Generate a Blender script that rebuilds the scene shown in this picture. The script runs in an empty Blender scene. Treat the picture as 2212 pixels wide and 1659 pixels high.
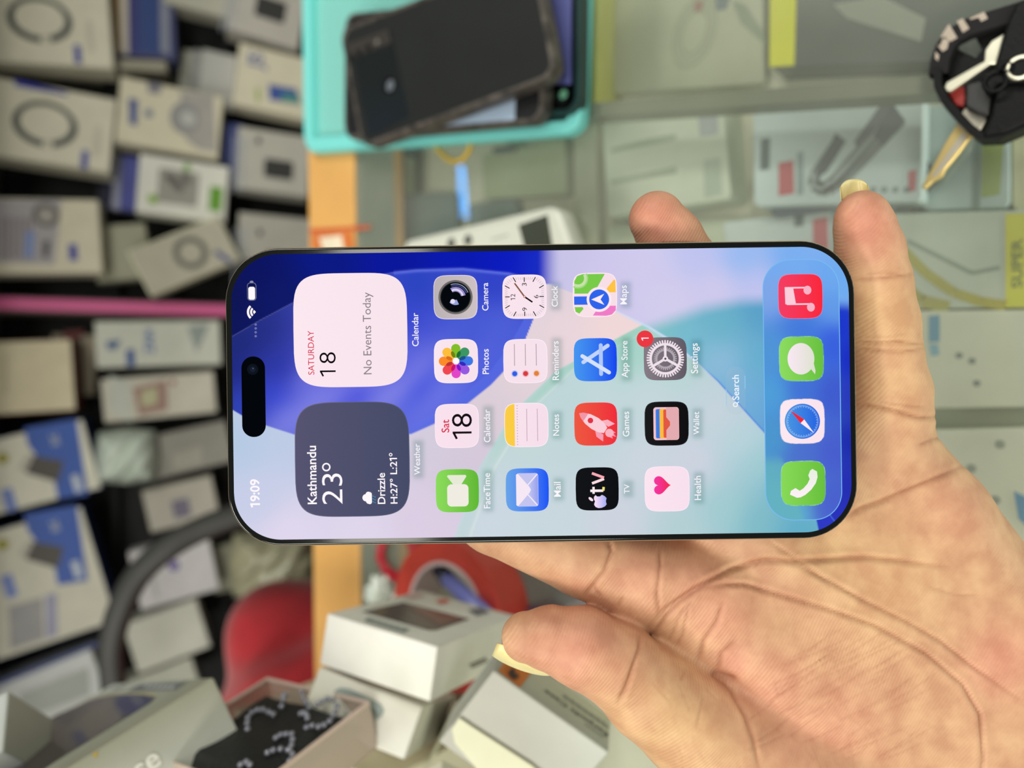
import bpy, bmesh, math, random
import numpy as np
from mathutils import Vector, Matrix

random.seed(7)
rng = np.random.default_rng(7)
SC = bpy.context.scene
COL = SC.collection

# ------------------------------------------------------------------ camera
FPX, UC, VC = 1600.0, 1106.0, 829.5          # focal length and centre in photograph pixels (2212 x 1659)
PITCH = math.radians(50)
CAM = Vector((0, 0, 0.33))                    # counter glass top is z = 0
CXA = Vector((0, -math.sin(PITCH), -math.cos(PITCH)))   # picture right
CYA = Vector((1, 0, 0))                                  # picture up (the camera is held on its side)
FW = Vector((0, math.cos(PITCH), -math.sin(PITCH)))     # view direction
cam = bpy.data.cameras.new('camera')
cam.sensor_fit = 'HORIZONTAL'
cam.sensor_width = 36.0
cam.lens = FPX / 2212.0 * 36.0
cam.clip_start, cam.clip_end = 0.01, 30
cam.dof.use_dof = True
cam.dof.focus_distance = 0.1935
cam.dof.aperture_fstop = 6.6
camo = bpy.data.objects.new('camera', cam)
M = Matrix.Identity(4)
for i in range(3):
    M[i][0], M[i][1], M[i][2], M[i][3] = CXA[i], CYA[i], -FW[i], CAM[i]
camo.matrix_world = M
COL.objects.link(camo)
SC.camera = camo

# ------------------------------------------------------------------ light
SC.view_settings.view_transform = 'Standard'
SC.view_settings.look = 'None'
SC.view_settings.gamma = 1.0
SC.view_settings.use_curve_mapping = False
SC.view_settings.exposure = 0.0
wd = bpy.data.worlds.new('shop_light')
SC.world = wd
wd.use_nodes = True
wd.node_tree.nodes['Background'].inputs[0].default_value = (0.95, 1.0, 0.90, 1)
wd.node_tree.nodes['Background'].inputs[1].default_value = 0.25

def area(name, loc, rot, sx, sy, power, colr):
    l = bpy.data.lights.new(name, 'AREA')
    l.shape = 'RECTANGLE'; l.size = sx; l.size_y = sy
    l.energy = power; l.color = colr
    o = bpy.data.objects.new(name, l)
    o.location = loc
    o.rotation_euler = rot
    COL.objects.link(o)
    return o
# the shop's tube lights: behind the customer, left and right along the counter, and over its left end
area('ceiling_tube_light_near', (0.15, -0.6, 1.5), (0.13, 0, 0), 1.3, 0.22, 10, (1.0, 0.97, 0.86))
area('ceiling_tube_light_left', (-0.80, -0.25, 0.95), (0.35, -0.65, 0), 0.2, 0.9, 8.5, (1.0, 0.96, 0.86))
area('ceiling_tube_light_right', (1.05, 0.25, 1.2), (0, 0.45, 0), 0.2, 0.9, 9.5, (1.0, 0.98, 0.89))
area('ceiling_tube_light_counter', (-0.66, 0.45, 1.5), (0, -0.05, 0), 0.6, 0.2, 9, (1.0, 0.98, 0.90))
area('counter_case_fill_light', (0.1, -0.25, -0.014), (1.0, 0, 0), 1.0, 0.02, 1.5, (0.95, 1.0, 0.92))  # added fill lamp, unseen, brightens the goods under the glass
try:
    cy = SC.cycles
    cy.max_bounces = 6; cy.diffuse_bounces = 3; cy.glossy_bounces = 3; cy.transparent_max_bounces = 8; cy.transmission_bounces = 3
    cy.caustics_reflective = False; cy.caustics_refractive = False
except AttributeError:
    pass

# ------------------------------------------------------------------ geometry helpers
def C(r, g, b):
    def f(x):
        x = x / 255.0
        return x / 12.92 if x <= 0.04045 else ((x + 0.055) / 1.055) ** 2.4
    return (f(r), f(g), f(b))

def mixc(a, b, t):
    return tuple(x + (y - x) * t for x, y in zip(a, b))

def ray(u, v):
    return CXA * ((u - UC) / FPX) + CYA * ((VC - v) / FPX) + FW

def P(u, v, d):
    return CAM + ray(u, v) * d

def onplane(u, v, pt, n):
    r = ray(u, v)
    return CAM + r * ((pt - CAM).dot(n) / r.dot(n))

def onz(u, v, z):
    return onplane(u, v, Vector((0, 0, z)), Vector((0, 0, 1)))

_mats = {}
def nmat(name):
    m = bpy.data.materials.new(name)
    m.use_nodes = True
    nt = m.node_tree
    return m, nt, nt.nodes['Principled BSDF']

def mat(name, colr, rough=0.5, metal=0.0, spec=0.5, noise=0.0, nscale=60.0, bump=0.0, bscale=400.0, coat=0.0, sheen=0.0):
    if name in _mats:
        return _mats[name]
    m, nt, b = nmat(name)
    b.inputs['Base Color'].default_value = (*colr, 1)
    b.inputs['Roughness'].default_value = rough
    b.inputs['Metallic'].default_value = metal
    b.inputs['Specular IOR Level'].default_value = spec
    b.inputs['Coat Weight'].default_value = coat
    b.inputs['Coat Roughness'].default_value = 0.1
    b.inputs['Sheen Weight'].default_value = sheen
    tc = nt.nodes.new('ShaderNodeTexCoord')
    if noise > 0:
        n = nt.nodes.new('ShaderNodeTexNoise')
        n.inputs['Scale'].default_value = nscale
        n.inputs['Detail'].default_value = 4
        nt.links.new(tc.outputs['Object'], n.inputs['Vector'])
        r = nt.nodes.new('ShaderNodeMapRange')
        r.inputs[1].default_value = 0.3; r.inputs[2].default_value = 0.7
        r.inputs[3].default_value = 1 - noise; r.inputs[4].default_value = 1 + noise
        nt.links.new(n.outputs[0], r.inputs[0])
        mx = nt.nodes.new('ShaderNodeVectorMath'); mx.operation = 'SCALE'
        mx.inputs[0].default_value = colr
        nt.links.new(r.outputs[0], mx.inputs['Scale'])
        nt.links.new(mx.outputs[0], b.inputs['Base Color'])
    if bump > 0:
        n = nt.nodes.new('ShaderNodeTexNoise')
        n.inputs['Scale'].default_value = bscale
        n.inputs['Detail'].default_value = 2
        nt.links.new(tc.outputs['Object'], n.inputs['Vector'])
        bp = nt.nodes.new('ShaderNodeBump')
        bp.inputs['Strength'].default_value = bump
        bp.inputs['Distance'].default_value = 0.001
        nt.links.new(n.outputs[0], bp.inputs['Height'])
        nt.links.new(bp.outputs[0], b.inputs['Normal'])
    _mats[name] = m
    return m

def vcol_mat(name, rough=0.5, emit=False, spec=0.4, coat=0.0, grain=0.05):
    m, nt, b = nmat(name)
    a = nt.nodes.new('ShaderNodeAttribute')
    a.attribute_name = 'Col'
    if emit:
        e = nt.nodes.new('ShaderNodeEmission')
        nt.links.new(a.outputs['Color'], e.inputs['Color'])
        e.inputs['Strength'].default_value = 1.0
        nt.links.new(e.outputs[0], nt.nodes['Material Output'].inputs[0])
    else:
        tc = nt.nodes.new('ShaderNodeTexCoord')
        n = nt.nodes.new('ShaderNodeTexNoise')
        n.inputs['Scale'].default_value = 45; n.inputs['Detail'].default_value = 5
        nt.links.new(tc.outputs['Object'], n.inputs['Vector'])
        r = nt.nodes.new('ShaderNodeMapRange')
        r.inputs[1].default_value = 0.3; r.inputs[2].default_value = 0.7
        r.inputs[3].default_value = 1 - grain; r.inputs[4].default_value = 1 + grain
        nt.links.new(n.outputs[0], r.inputs[0])
        mx = nt.nodes.new('ShaderNodeVectorMath'); mx.operation = 'SCALE'
        nt.links.new(a.outputs['Color'], mx.inputs[0])
        nt.links.new(r.outputs[0], mx.inputs['Scale'])
        nt.links.new(mx.outputs[0], b.inputs['Base Color'])
        b.inputs['Roughness'].default_value = rough
        b.inputs['Specular IOR Level'].default_value = spec
        b.inputs['Coat Weight'].default_value = coat
    return m

M_PRINT = vcol_mat('printed_card', 0.5)
M_GLOSS = vcol_mat('printed_gloss', 0.25, spec=0.5, coat=0.3)
M_SCREEN = vcol_mat('display_pixels', emit=True)

def tag(o, label=None, cat=None, group=None, kind=None):
    if label: o['label'] = label
    if cat: o['category'] = cat
    if group: o['group'] = group
    if kind: o['kind'] = kind
    return o

def empty(name, loc, label, cat, group=None):
    o = bpy.data.objects.new(name, None)
    o.empty_display_size = 0.01
    o.location = loc
    COL.objects.link(o)
    return tag(o, label, cat, group)

class MB:
    """collects polygons (world coordinates, one colour per vertex) and links them as one mesh object"""
    def __init__(self):
        self.v, self.f, self.c = [], [], []
    def poly(self, pts, col=(0.8, 0.8, 0.8)):
        i = len(self.v)
        self.v += [tuple(p) for p in pts]
        if isinstance(col, list):
            self.c += col
        else:
            self.c += [col] * len(pts)
        self.f.append(tuple(range(i, i + len(pts))))
    def mesh(self, verts, faces, col=(0.8, 0.8, 0.8)):
        i = len(self.v)
        self.v += [tuple(p) for p in verts]
        self.c += col if isinstance(col, list) else [col] * len(verts)
        self.f += [tuple(k + i for k in f) for f in faces]
    def loops(self, loops, col=(0.8, 0.8, 0.8), cap0=True, cap1=True):
        """closed rings of equal length skinned one after the other"""
        n = len(loops[0]); vs = [p for l in loops for p in l]; fs = []
        for k in range(len(loops) - 1):
            for j in range(n):
                fs.append((k * n + j, k * n + (j + 1) % n, (k + 1) * n + (j + 1) % n, (k + 1) * n + j))
        if cap0: fs.append(tuple(range(n))[::-1])
        if cap1: fs.append(tuple((len(loops) - 1) * n + j for j in range(n)))
        self.mesh(vs, fs, col)
    def tube(self, pts, r, col=(0.8, 0.8, 0.8), n=10, cap=True, flat=1.0, up=None):
        pts = [Vector(p) for p in pts]
        rs = r if isinstance(r, (list, tuple)) else [r] * len(pts)
        loops = []; prev = None
        for i, p in enumerate(pts):
            t = (pts[min(i + 1, len(pts) - 1)] - pts[max(i - 1, 0)]).normalized()
            ref = up or prev or (Vector((0, 0, 1)) if abs(t.z) < 0.9 else Vector((1, 0, 0)))
            x = t.cross(ref).normalized(); y = x.cross(t).normalized()
            prev = y
            loops.append([p + x * (rs[i] * math.cos(a)) + y * (rs[i] * flat * math.sin(a))
                          for a in [2 * math.pi * k / n for k in range(n)]])
        self.loops(loops, col, cap, cap)
    def build(self, name, material, parent=None, smooth=False, loc=None, bevel=0.0):
        me = bpy.data.meshes.new(name)
        org = Vector(loc) if loc is not None else (Vector((0, 0, 0)) if parent is None else parent.matrix_world.translation)
        v = np.array(self.v, dtype=np.float64).reshape(-1, 3)
        if loc is None and parent is None and len(v):
            org = Vector(((v[:, 0].min() + v[:, 0].max()) / 2, (v[:, 1].min() + v[:, 1].max()) / 2, v[:, 2].min()))
        if parent is not None:
            org = Vector(parent.get('_org', (0, 0, 0))) if '_org' in parent else parent_world(parent)
        v = v - np.array(org)
        me.from_pydata(v.tolist(), [], self.f)
        a = me.attributes.new('Col', 'FLOAT_COLOR', 'POINT')
        c = np.ones((len(self.v), 4), dtype=np.float32)
        c[:, :3] = np.array(self.c, dtype=np.float32).reshape(-1, 3)
        a.data.foreach_set('color', c.ravel())
        if smooth:
            me.polygons.foreach_set('use_smooth', [True] * len(me.polygons))
        me.materials.append(material)
        me.update()
        o = bpy.data.objects.new(name, me)
        COL.objects.link(o)
        if parent is not None:
            o.parent = parent
        else:
            o.location = org
        if bevel > 0:
            b = o.modifiers.new('bevel', 'BEVEL'); b.width = bevel; b.segments = 2; b.limit_method = 'ANGLE'
        return o

def parent_world(o):
    p = Vector(o.location)
    while o.parent is not None:
        o = o.parent
        p += Vector(o.location)
    return p

def rr_loop(hw, hh, r, n=8):
    pts = []
    for cx, cy, a0 in ((hw - r, hh - r, 0), (-hw + r, hh - r, 90), (-hw + r, -hh + r, 180), (hw - r, -hh + r, 270)):
        for k in range(n + 1):
            a = math.radians(a0 + 90 * k / n)
            pts.append((cx + r * math.cos(a), cy + r * math.sin(a)))
    return pts

class Frame:
    """a flat face: origin, right, up, outward normal"""
    def __init__(self, o, ex, ey):
        self.o, self.ex, self.ey = Vector(o), Vector(ex).normalized(), Vector(ey).normalized()
        self.n = self.ex.cross(self.ey).normalized()
    def at(self, x, y, h=0.0):
        return self.o + self.ex * x + self.ey * y + self.n * h
    def px(self, u, v):
        q = onplane(u, v, self.o, self.n) - self.o
        return (q.dot(self.ex), q.dot(self.ey))

class QFrame(Frame):
    """a Frame whose outline may follow four given corners (A, B, C, D in turn) of a not quite square thing"""
    def corners(self, A_, B_, C_, D_, w, h):
        self.c4, self.w, self.h = (A_, B_, C_, D_), w, h
        return self
    def q(self, x, y, h=0.0):
        s_, t_ = x / self.w + 0.5, y / self.h + 0.5
        A_, B_, C_, D_ = self.c4
        return B_.lerp(C_, s_).lerp(A_.lerp(D_, s_), t_) + self.n * h

_txt = {}
def text_geo(s, bold=0.0):
    k = (s, bold)
    if k in _txt: return _txt[k]
    cu = bpy.data.curves.new('t', 'FONT')
    cu.body = s; cu.size = 1.0; cu.offset = bold; cu.resolution_u = 4; cu.fill_mode = 'FRONT'
    o = bpy.data.objects.new('t', cu)
    COL.objects.link(o)
    dg = bpy.context.evaluated_depsgraph_get()
    dg.update()
    me = o.evaluated_get(dg).to_mesh()
    vs = np.array([tuple(v.co)[:2] for v in me.vertices]).reshape(-1, 2)
    fs = [tuple(p.vertices) for p in me.polygons]
    o.evaluated_get(dg).to_mesh_clear()
    bpy.data.objects.remove(o); bpy.data.curves.remove(cu)
    _txt[k] = (vs, fs)
    return _txt[k]

class Art(MB):
    """flat print on a Frame, in local metres, stacked in thin layers"""
    def __init__(self, fr, dz=2e-5, base=1e-5):
        super().__init__(); self.fr, self.dz, self.base = fr, dz, base
    def z(self, layer): return self.base + self.dz * layer
    def p(self, pts, col, layer=1):
        self.poly([self.fr.at(x, y, self.z(layer)) for x, y in pts], col)
    def pp(self, pts, col, layer=1):
        self.p([self.fr.px(u, v) for u, v in pts], col, layer)
    def circle(self, cx, cy, r, col, layer=1, n=32, ry=None, rot=0.0):
        ry = ry or r; c, s = math.cos(rot), math.sin(rot)
        pts = []
        for k in range(n):
            a = 2 * math.pi * k / n; x, y = r * math.cos(a), ry * math.sin(a)
            pts.append((cx + c * x - s * y, cy + s * x + c * y))
        self.p(pts, col, layer)
    def ring(self, cx, cy, r0, r1, col, layer=1, a0=0, a1=360, n=48, ky=1.0, rot=0.0, gap=None):
        c, s = math.cos(rot), math.sin(rot)
        for k in range(n):
            t0, t1 = math.radians(a0 + (a1 - a0) * k / n), math.radians(a0 + (a1 - a0) * (k + 1) / n)
            q = []
            for r, t in ((r0, t0), (r1, t0), (r1, t1), (r0, t1)):
                x, y = r * math.cos(t), r * math.sin(t) * ky
                q.append((cx + c * x - s * y, cy + s * x + c * y))
            self.p(q, col, layer)
    def rect(self, cx, cy, w, h, col, layer=1, rot=0.0):
        c, s = math.cos(rot), math.sin(rot)
        self.p([(cx + c * x - s * y, cy + s * x + c * y) for x, y in
                ((-w / 2, -h / 2), (w / 2, -h / 2), (w / 2, h / 2), (-w / 2, h / 2))], col, layer)
    def rrect(self, cx, cy, w, h, r, col, layer=1, rot=0.0, n=6):
        c, s = math.cos(rot), math.sin(rot)
        self.p([(cx + c * x - s * y, cy + s * x + c * y) for x, y in rr_loop(w / 2, h / 2, r, n)], col, layer)
    def squircle(self, cx, cy, w, top, bot=None, layer=1, n=22, h=None, e=4.6, ang=None, clip=None):
        """superellipse in horizontal strips, coloured from top to bottom"""
        bot = bot or top; h = h or w
        ys = [-math.cos(math.pi * k / n) for k in range(n + 1)]
        for y0, y1 in zip(ys[:-1], ys[1:]):
            if clip and ((y0 + y1) / 2 < clip[0] or (y0 + y1) / 2 > clip[1]): continue
            x0 = (1 - min(1, abs(y0)) ** e) ** (1 / e) * w / 2; x1 = (1 - min(1, abs(y1)) ** e) ** (1 / e) * w / 2
            c0, c1 = mixc(bot, top, (y0 + 1) / 2), mixc(bot, top, (y1 + 1) / 2)
            self.poly([self.fr.at(cx + a, cy + b * h / 2, self.z(layer)) for a, b in ((-x0, y0), (x0, y0), (x1, y1), (-x1, y1))],
                      [c0, c0, c1, c1])
    def line(self, a, b, w, col, layer=1, rnd=False):
        a, b = Vector(a), Vector(b); t = (b - a).normalized(); n = Vector((-t.y, t.x)) * (w / 2)
        if rnd:
            pts = []
            a0 = math.atan2(t.y, t.x)
            for q, off in ((b, -90), (a, 90)):
                for k in range(9):
                    an = a0 + math.radians(off + 180 * k / 8)
                    pts.append((q.x + w / 2 * math.cos(an), q.y + w / 2 * math.sin(an)))
            self.p(pts, col, layer)
        else:
            self.p([tuple(a - n), tuple(b - n), tuple(b + n), tuple(a + n)], col, layer)
    def path(self, pts, w, col, layer=1):
        for a, b in zip(pts[:-1], pts[1:]):
            self.line(a, b, w, col, layer)
    def text_px(self, s, p0, p1, col, layer=2, bold=0.0, hpx=None):
        a, b = Vector(self.fr.px(*p0)), Vector(self.fr.px(*p1)); v = b - a
        k = v.length / math.hypot(p1[0] - p0[0], p1[1] - p0[1])
        self.text(s, (a.x + b.x) / 2, (a.y + b.y) / 2, v.length, col, layer, bold, math.atan2(v.y, v.x), hpx * k if hpx else None)
    def text(self, s, cx, cy, width, col, layer=2, bold=0.0, rot=0.0, height=None, left=False):
        """text scaled to a total width, centred on (cx, cy) (or starting there)"""
        vs, fs = text_geo(s, bold)
        if not len(vs): return
        lo, hi = vs.min(0), vs.max(0)
        k = width / (hi[0] - lo[0]) if width else height / (hi[1] - lo[1])
        ky = height / (hi[1] - lo[1]) if height else k
        q = vs.copy()
        q[:, 0] = (q[:, 0] - (lo[0] if left else (lo[0] + hi[0]) / 2)) * k
        q[:, 1] = (q[:, 1] - (lo[1] + hi[1]) / 2) * ky
        c, s_ = math.cos(rot), math.sin(rot)
        self.mesh([self.fr.at(cx + c * x - s_ * y, cy + s_ * x + c * y, self.z(layer)) for x, y in q], fs, col)
# ------------------------------------------------------------------ counter case, rack, shell of the shop
M_WOOD = mat('honey_wood_edge', C(226, 172, 100), 0.45, noise=0.06, nscale=25)
M_DARK = mat('black_rack_board', C(14, 15, 17), 0.7, noise=0.2, nscale=30)
M_PAPER = mat('pale_green_paper', C(214, 214, 190), 0.8, noise=0.10, nscale=14)
M_ALU = mat('dull_aluminium', C(176, 182, 170), 0.35, 0.6)

# directions of the counter's back edge on z = 0
E0, E1 = onz(768, 330, 0), onz(782, 1350, 0)
F0 = onz(664, 330, 0.002)
ET = (E0 - E1).normalized()                  # along the edge, towards picture top
EN = Vector((-ET.y, ET.x, 0))                # away from the customer
if EN.y < 0: EN = -EN
STRIP_W = (F0 - E0).dot(EN)
def cpt(s, t, z):                            # s along the edge from its middle, t away from the customer
    q = E0.lerp(E1, 0.5) + ET * s + EN * t
    return Vector((q.x, q.y, z))
def cbox(b, s0, s1, t0, t1, z0, z1, col=(0.8, 0.8, 0.8)):
    v = [cpt(s, t, z) for z in (z0, z1) for t in (t0, t1) for s in (s0, s1)]
    b.mesh(v, [(0, 1, 3, 2), (4, 6, 7, 5), (0, 4, 5, 1), (2, 3, 7, 6), (0, 2, 6, 4), (1, 5, 7, 3)], col)

counter = empty('display_counter', cpt(0, -0.3, -0.95), 'glass-topped display counter with a honey-coloured wooden back edge', 'counter')
CD = 0.72                                    # depth of the case
# glass
m, nt, bs = nmat('counter_glass')
nt.nodes.remove(bs)
tr = nt.nodes.new('ShaderNodeBsdfTransparent'); tr.inputs[0].default_value = (0.97, 0.985, 0.97, 1)
gl = nt.nodes.new('ShaderNodeBsdfGlossy'); gl.inputs['Roughness'].default_value = 0.015; gl.inputs[0].default_value = (0.9, 1, 0.95, 1)
df = nt.nodes.new('ShaderNodeBsdfDiffuse'); df.inputs[0].default_value = (0.74, 0.77, 0.67, 1)
fr_ = nt.nodes.new('ShaderNodeFresnel'); fr_.inputs[0].default_value = 1.5
mx1 = nt.nodes.new('ShaderNodeMixShader'); mx2 = nt.nodes.new('ShaderNodeMixShader')
tcg = nt.nodes.new('ShaderNodeTexCoord')
ns = nt.nodes.new('ShaderNodeTexNoise'); ns.inputs['Scale'].default_value = 9; ns.inputs['Detail'].default_value = 6
nt.links.new(tcg.outputs['Object'], ns.inputs['Vector'])
mr = nt.nodes.new('ShaderNodeMapRange'); mr.inputs[1].default_value = 0.3; mr.inputs[2].default_value = 0.75; mr.inputs[3].default_value = 0.07; mr.inputs[4].default_value = 0.20
nt.links.new(ns.outputs[0], mr.inputs[0])
nt.links.new(mr.outputs[0], mx1.inputs[0]); nt.links.new(tr.outputs[0], mx1.inputs[1]); nt.links.new(df.outputs[0], mx1.inputs[2])
nt.links.new(fr_.outputs[0], mx2.inputs[0]); nt.links.new(mx1.outputs[0], mx2.inputs[1]); nt.links.new(gl.outputs[0], mx2.inputs[2])
nt.links.new(mx2.outputs[0], nt.nodes['Material Output'].inputs[0])
M_GLASS = m
b = MB(); b.poly([cpt(-0.75, -CD, 0), cpt(0.75, -CD, 0), cpt(0.75, 0, 0), cpt(-0.75, 0, 0)]); b.build('glass_top', M_GLASS, counter)
b = MB(); cbox(b, -0.75, 0.75, 0.0, STRIP_W, -0.045, 0.002); b.build('wooden_edge', M_WOOD, counter, bevel=0.0015)
b = MB(); cbox(b, -0.75, 0.75, STRIP_W - 0.004, STRIP_W + 0.002, -0.95, -0.045); b.build('back_panel', M_DARK, counter)
b = MB(); cbox(b, -0.75, 0.75, -0.006, 0.0, -0.03, -0.0005); b.build('glass_rebate', M_ALU, counter)
CZ = -0.062                                  # goods inside lie on this sheet
b = MB(); cbox(b, -0.75, 0.75, -CD, -0.002, CZ - 0.012, CZ); b.build('inner_shelf', M_PAPER, counter)
b = MB(); cbox(b, -0.75, 0.75, -CD - 0.01, -CD, -0.95, 0.0); b.build('front_panel', M_ALU, counter)
for s in (-0.76, 0.75):
    b = MB(); cbox(b, s, s + 0.01, -CD, 0, -0.95, 0.0); b.build('end_panel', M_ALU, counter)
# rail that divides the case under the glass
ra, rb = onz(1240, 240, -0.006), onz(2300, 160, -0.006)
rt = (rb - ra).normalized(); rn = Vector((-rt.y, rt.x, 0)) * 0.0035
b = MB()
for z0, z1, w in ((-0.020, -0.006, 1.0),):
    pts = [ra - rn, rb - rn, rb + rn, ra + rn]
    b.loops([[Vector((p.x, p.y, z0)) for p in pts], [Vector((p.x, p.y, z1)) for p in pts]])
b.build('divider_rail', mat('divider_rail', C(120, 126, 104), 0.4), counter)

# slanted goods rack across the aisle
RA = math.radians(30)
RN = Vector((0, -math.cos(RA), math.sin(RA)))       # it faces up towards the customer
RU = Vector((0, math.sin(RA), math.cos(RA)))        # up the slope
RX = Vector((1, 0, 0))
RP = P(600, 830, 0.92)
def onrack(u, v, off=0.0):
    return onplane(u, v, RP + RN * off, RN)
def rk(x, y, off):                                  # rack coordinates
    return RP + RX * x + RU * y + RN * off
def rky(u): return (onrack(u, 830) - RP).dot(RU)
def rkx(u, v): return (onrack(u, v) - RP).dot(RX)
def rbox(b, x0, x1, y0, y1, o0, o1, col=(0.8, 0.8, 0.8)):
    v = [rk(x, y, o) for o in (o0, o1) for y in (y0, y1) for x in (x0, x1)]
    b.mesh(v, [(0, 2, 3, 1), (4, 5, 7, 6), (0, 1, 5, 4), (2, 6, 7, 3), (0, 4, 6, 2), (1, 3, 7, 5)], col)
YT, YB = rky(-260), -0.20
rack = empty('goods_rack', rk(0, YB, -0.1), 'black slanted goods rack behind the counter with a pink divider strip', 'rack')
b = MB(); rbox(b, -0.75, 0.75, YB, YT, -0.085, -0.075); b.build('back_board', M_DARK, rack)
for u, o1 in ((232, -0.054), (486, -0.054), (-40, -0.054)):
    y = rky(u); b = MB(); rbox(b, -0.75, 0.75, y - 0.004, y + 0.004, -0.075, o1); b.build('shelf_board', M_DARK, rack)
y = rky(-130); b = MB(); rbox(b, -0.75, 0.75, y - 0.006, y + 0.006, -0.075, 0.26); b.build('shade_canopy', M_DARK, rack)  # added canopy out of view, keeps the lamps' light off the rack
x = (rkx(0, 672) + rkx(480, 657)) / 2
b = MB(); rbox(b, x - 0.0085, x + 0.0085, rky(700), YT, -0.075, 0.004); b.build('divider_post', mat('grey_post', C(96, 86, 80), 0.6), rack)
b = MB(); rbox(b, x - 0.0065, x + 0.0065, rky(700), YT, 0.004, 0.007); b.build('pink_trim', mat('pink_trim', C(206, 84, 142), 0.5), rack)
for sx in (-0.752, 0.74):
    b = MB(); rbox(b, sx, sx + 0.012, YB, YT, -0.085, -0.02); b.build('side_upright', M_DARK, rack)
fb = rk(0, YB, -0.09)
b = MB(); v = [Vector((x_, y_, z_)) for z_ in (-0.95, fb.z) for y_ in (fb.y + 0.06, fb.y + 0.5) for x_ in (-0.75, 0.75)]
b.mesh(v, [(0, 1, 3, 2), (4, 6, 7, 5), (0, 4, 5, 1), (2, 3, 7, 6), (0, 2, 6, 4), (1, 5, 7, 3)]); b.build('base_cabinet', M_DARK, rack)

b = MB(); b.poly([Vector((-3, -2, -0.95)), Vector((3, -2, -0.95)), Vector((3, 3, -0.95)), Vector((-3, 3, -0.95))]); 
fl = b.build('floor', mat('dark_floor_tiles', C(92, 88, 82), 0.5, noise=0.15, nscale=4)); tag(fl, 'dark shop floor', 'floor', kind='structure')
yb = RP.y + 1.35
b = MB(); b.poly([Vector((-3, yb, -0.95)), Vector((3, yb, -0.95)), Vector((3, yb, 2.2)), Vector((-3, yb, 2.2))])
wl = b.build('wall_back', mat('grey_wall', C(150, 150, 140), 0.8, noise=0.05, nscale=5)); tag(wl, 'plain grey shop wall behind the rack', 'wall', kind='structure')

# LED strip clipped to the rack; its blue glint shows in the counter glass
def mirrored(u, v):
    h_ = onz(u, v, 0); r = ray(u, v); r = Vector((r.x, r.y, -r.z))
    pl = RP + RN * 0.03
    return h_ + r * ((pl - h_).dot(RN) / r.dot(RN))
l0, l1 = mirrored(992, 345), mirrored(1003, 470)
ml, ntl, bl_ = nmat('blue_led')
bl_.inputs['Base Color'].default_value = (0.02, 0.05, 0.1, 1); bl_.inputs['Emission Color'].default_value = (*C(10, 145, 235), 1); bl_.inputs['Emission Strength'].default_value = 45
led = empty('led_strip', l0, 'short blue LED strip clipped to the upper rack', 'light')
lt = (l1 - l0); nl = 10
b = MB(); b.tube([l0 - RN * 0.002, l1 - RN * 0.002], 0.004, n=8); b.build('carrier', M_ALU, led)
for k in range(nl):
    p0 = l0 + lt * ((k + 0.12) / nl) + RN * 0.003; p1 = l0 + lt * ((k + 0.88) / nl) + RN * 0.003
    b = MB(); b.tube([p0, p1], 0.0085, n=8); b.build('diode', ml, led)
# ------------------------------------------------------------------ the smartphone in the hand
PD = 0.1914                                   # distance of its front glass
S = PD / FPX                                  # metres per photograph pixel on the glass
PHI = math.radians(0.8)
PDN = CXA * math.cos(PHI) + CYA * math.sin(PHI)      # towards the phone's lower end
PRT = CYA * math.cos(PHI) - CXA * math.sin(PHI)      # towards the phone's right side
PF = Frame(P(1169.5, 849.5, PD), PRT, -PDN)
PW, PL, PT, PR = 0.0776, 0.1634, 0.00875, 0.0142

phone = empty('smartphone', PF.at(0, 0, -PT), 'unlocked smartphone showing its home screen, held in the hand', 'smartphone')

def ring3(inset, h, n=14):
    return [PF.at(x, y, h) for x, y in rr_loop(PW / 2 - inset, PL / 2 - inset, PR - inset, n)]

M_TITAN = mat('brushed_titanium', C(196, 178, 150), 0.38, 0.75)
M_BLACKGLASS = mat('black_glass', C(5, 7, 7), 0.1, 0.0, 0.4)
b = MB()
b.loops([ring3(0.0016, -PT), ring3(0.0006, -PT + 0.0003), ring3(0.00012, -PT + 0.001), ring3(0, -PT + 0.0022), ring3(0, -0.0021),
         ring3(0.00008, -0.0011), ring3(0.00026, -0.0005), ring3(0.00045, -0.00042)], cap1=False)
b.build('frame', M_TITAN, phone, smooth=True)
b = MB()
b.loops([ring3(0.0006, -0.0007), ring3(0.0004, -0.0004), ring3(0.00046, -0.00018), ring3(0.0007, -0.00004), ring3(0.001, 0)], cap0=False, cap1=False)
b.poly(ring3(0.001, 0))
o = b.build('front_glass', M_BLACKGLASS, phone, smooth=True)
def side_button(u0, u1, side):
    b = MB()
    y0, y1 = -(u1 - 1169.5) * S, -(u0 - 1169.5) * S
    x = side * (PW / 2)
    loops = []
    for dx, g in ((-0.0008, 0), (0.00025, 0), (0.0004, 0.0003)):
        loops.append([PF.at(x + side * dx, y, h) for y, h in
                      ((y0 + g, -0.0058 + g), (y1 - g, -0.0058 + g), (y1 - g, -0.003 - g), (y0 + g, -0.003 - g))])
    b.loops(loops)
    return b.build('side_button', M_TITAN, phone)
side_button(878, 1018, 1)
side_button(658, 700, -1); side_button(755, 812, -1); side_button(838, 905, -1)

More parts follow.
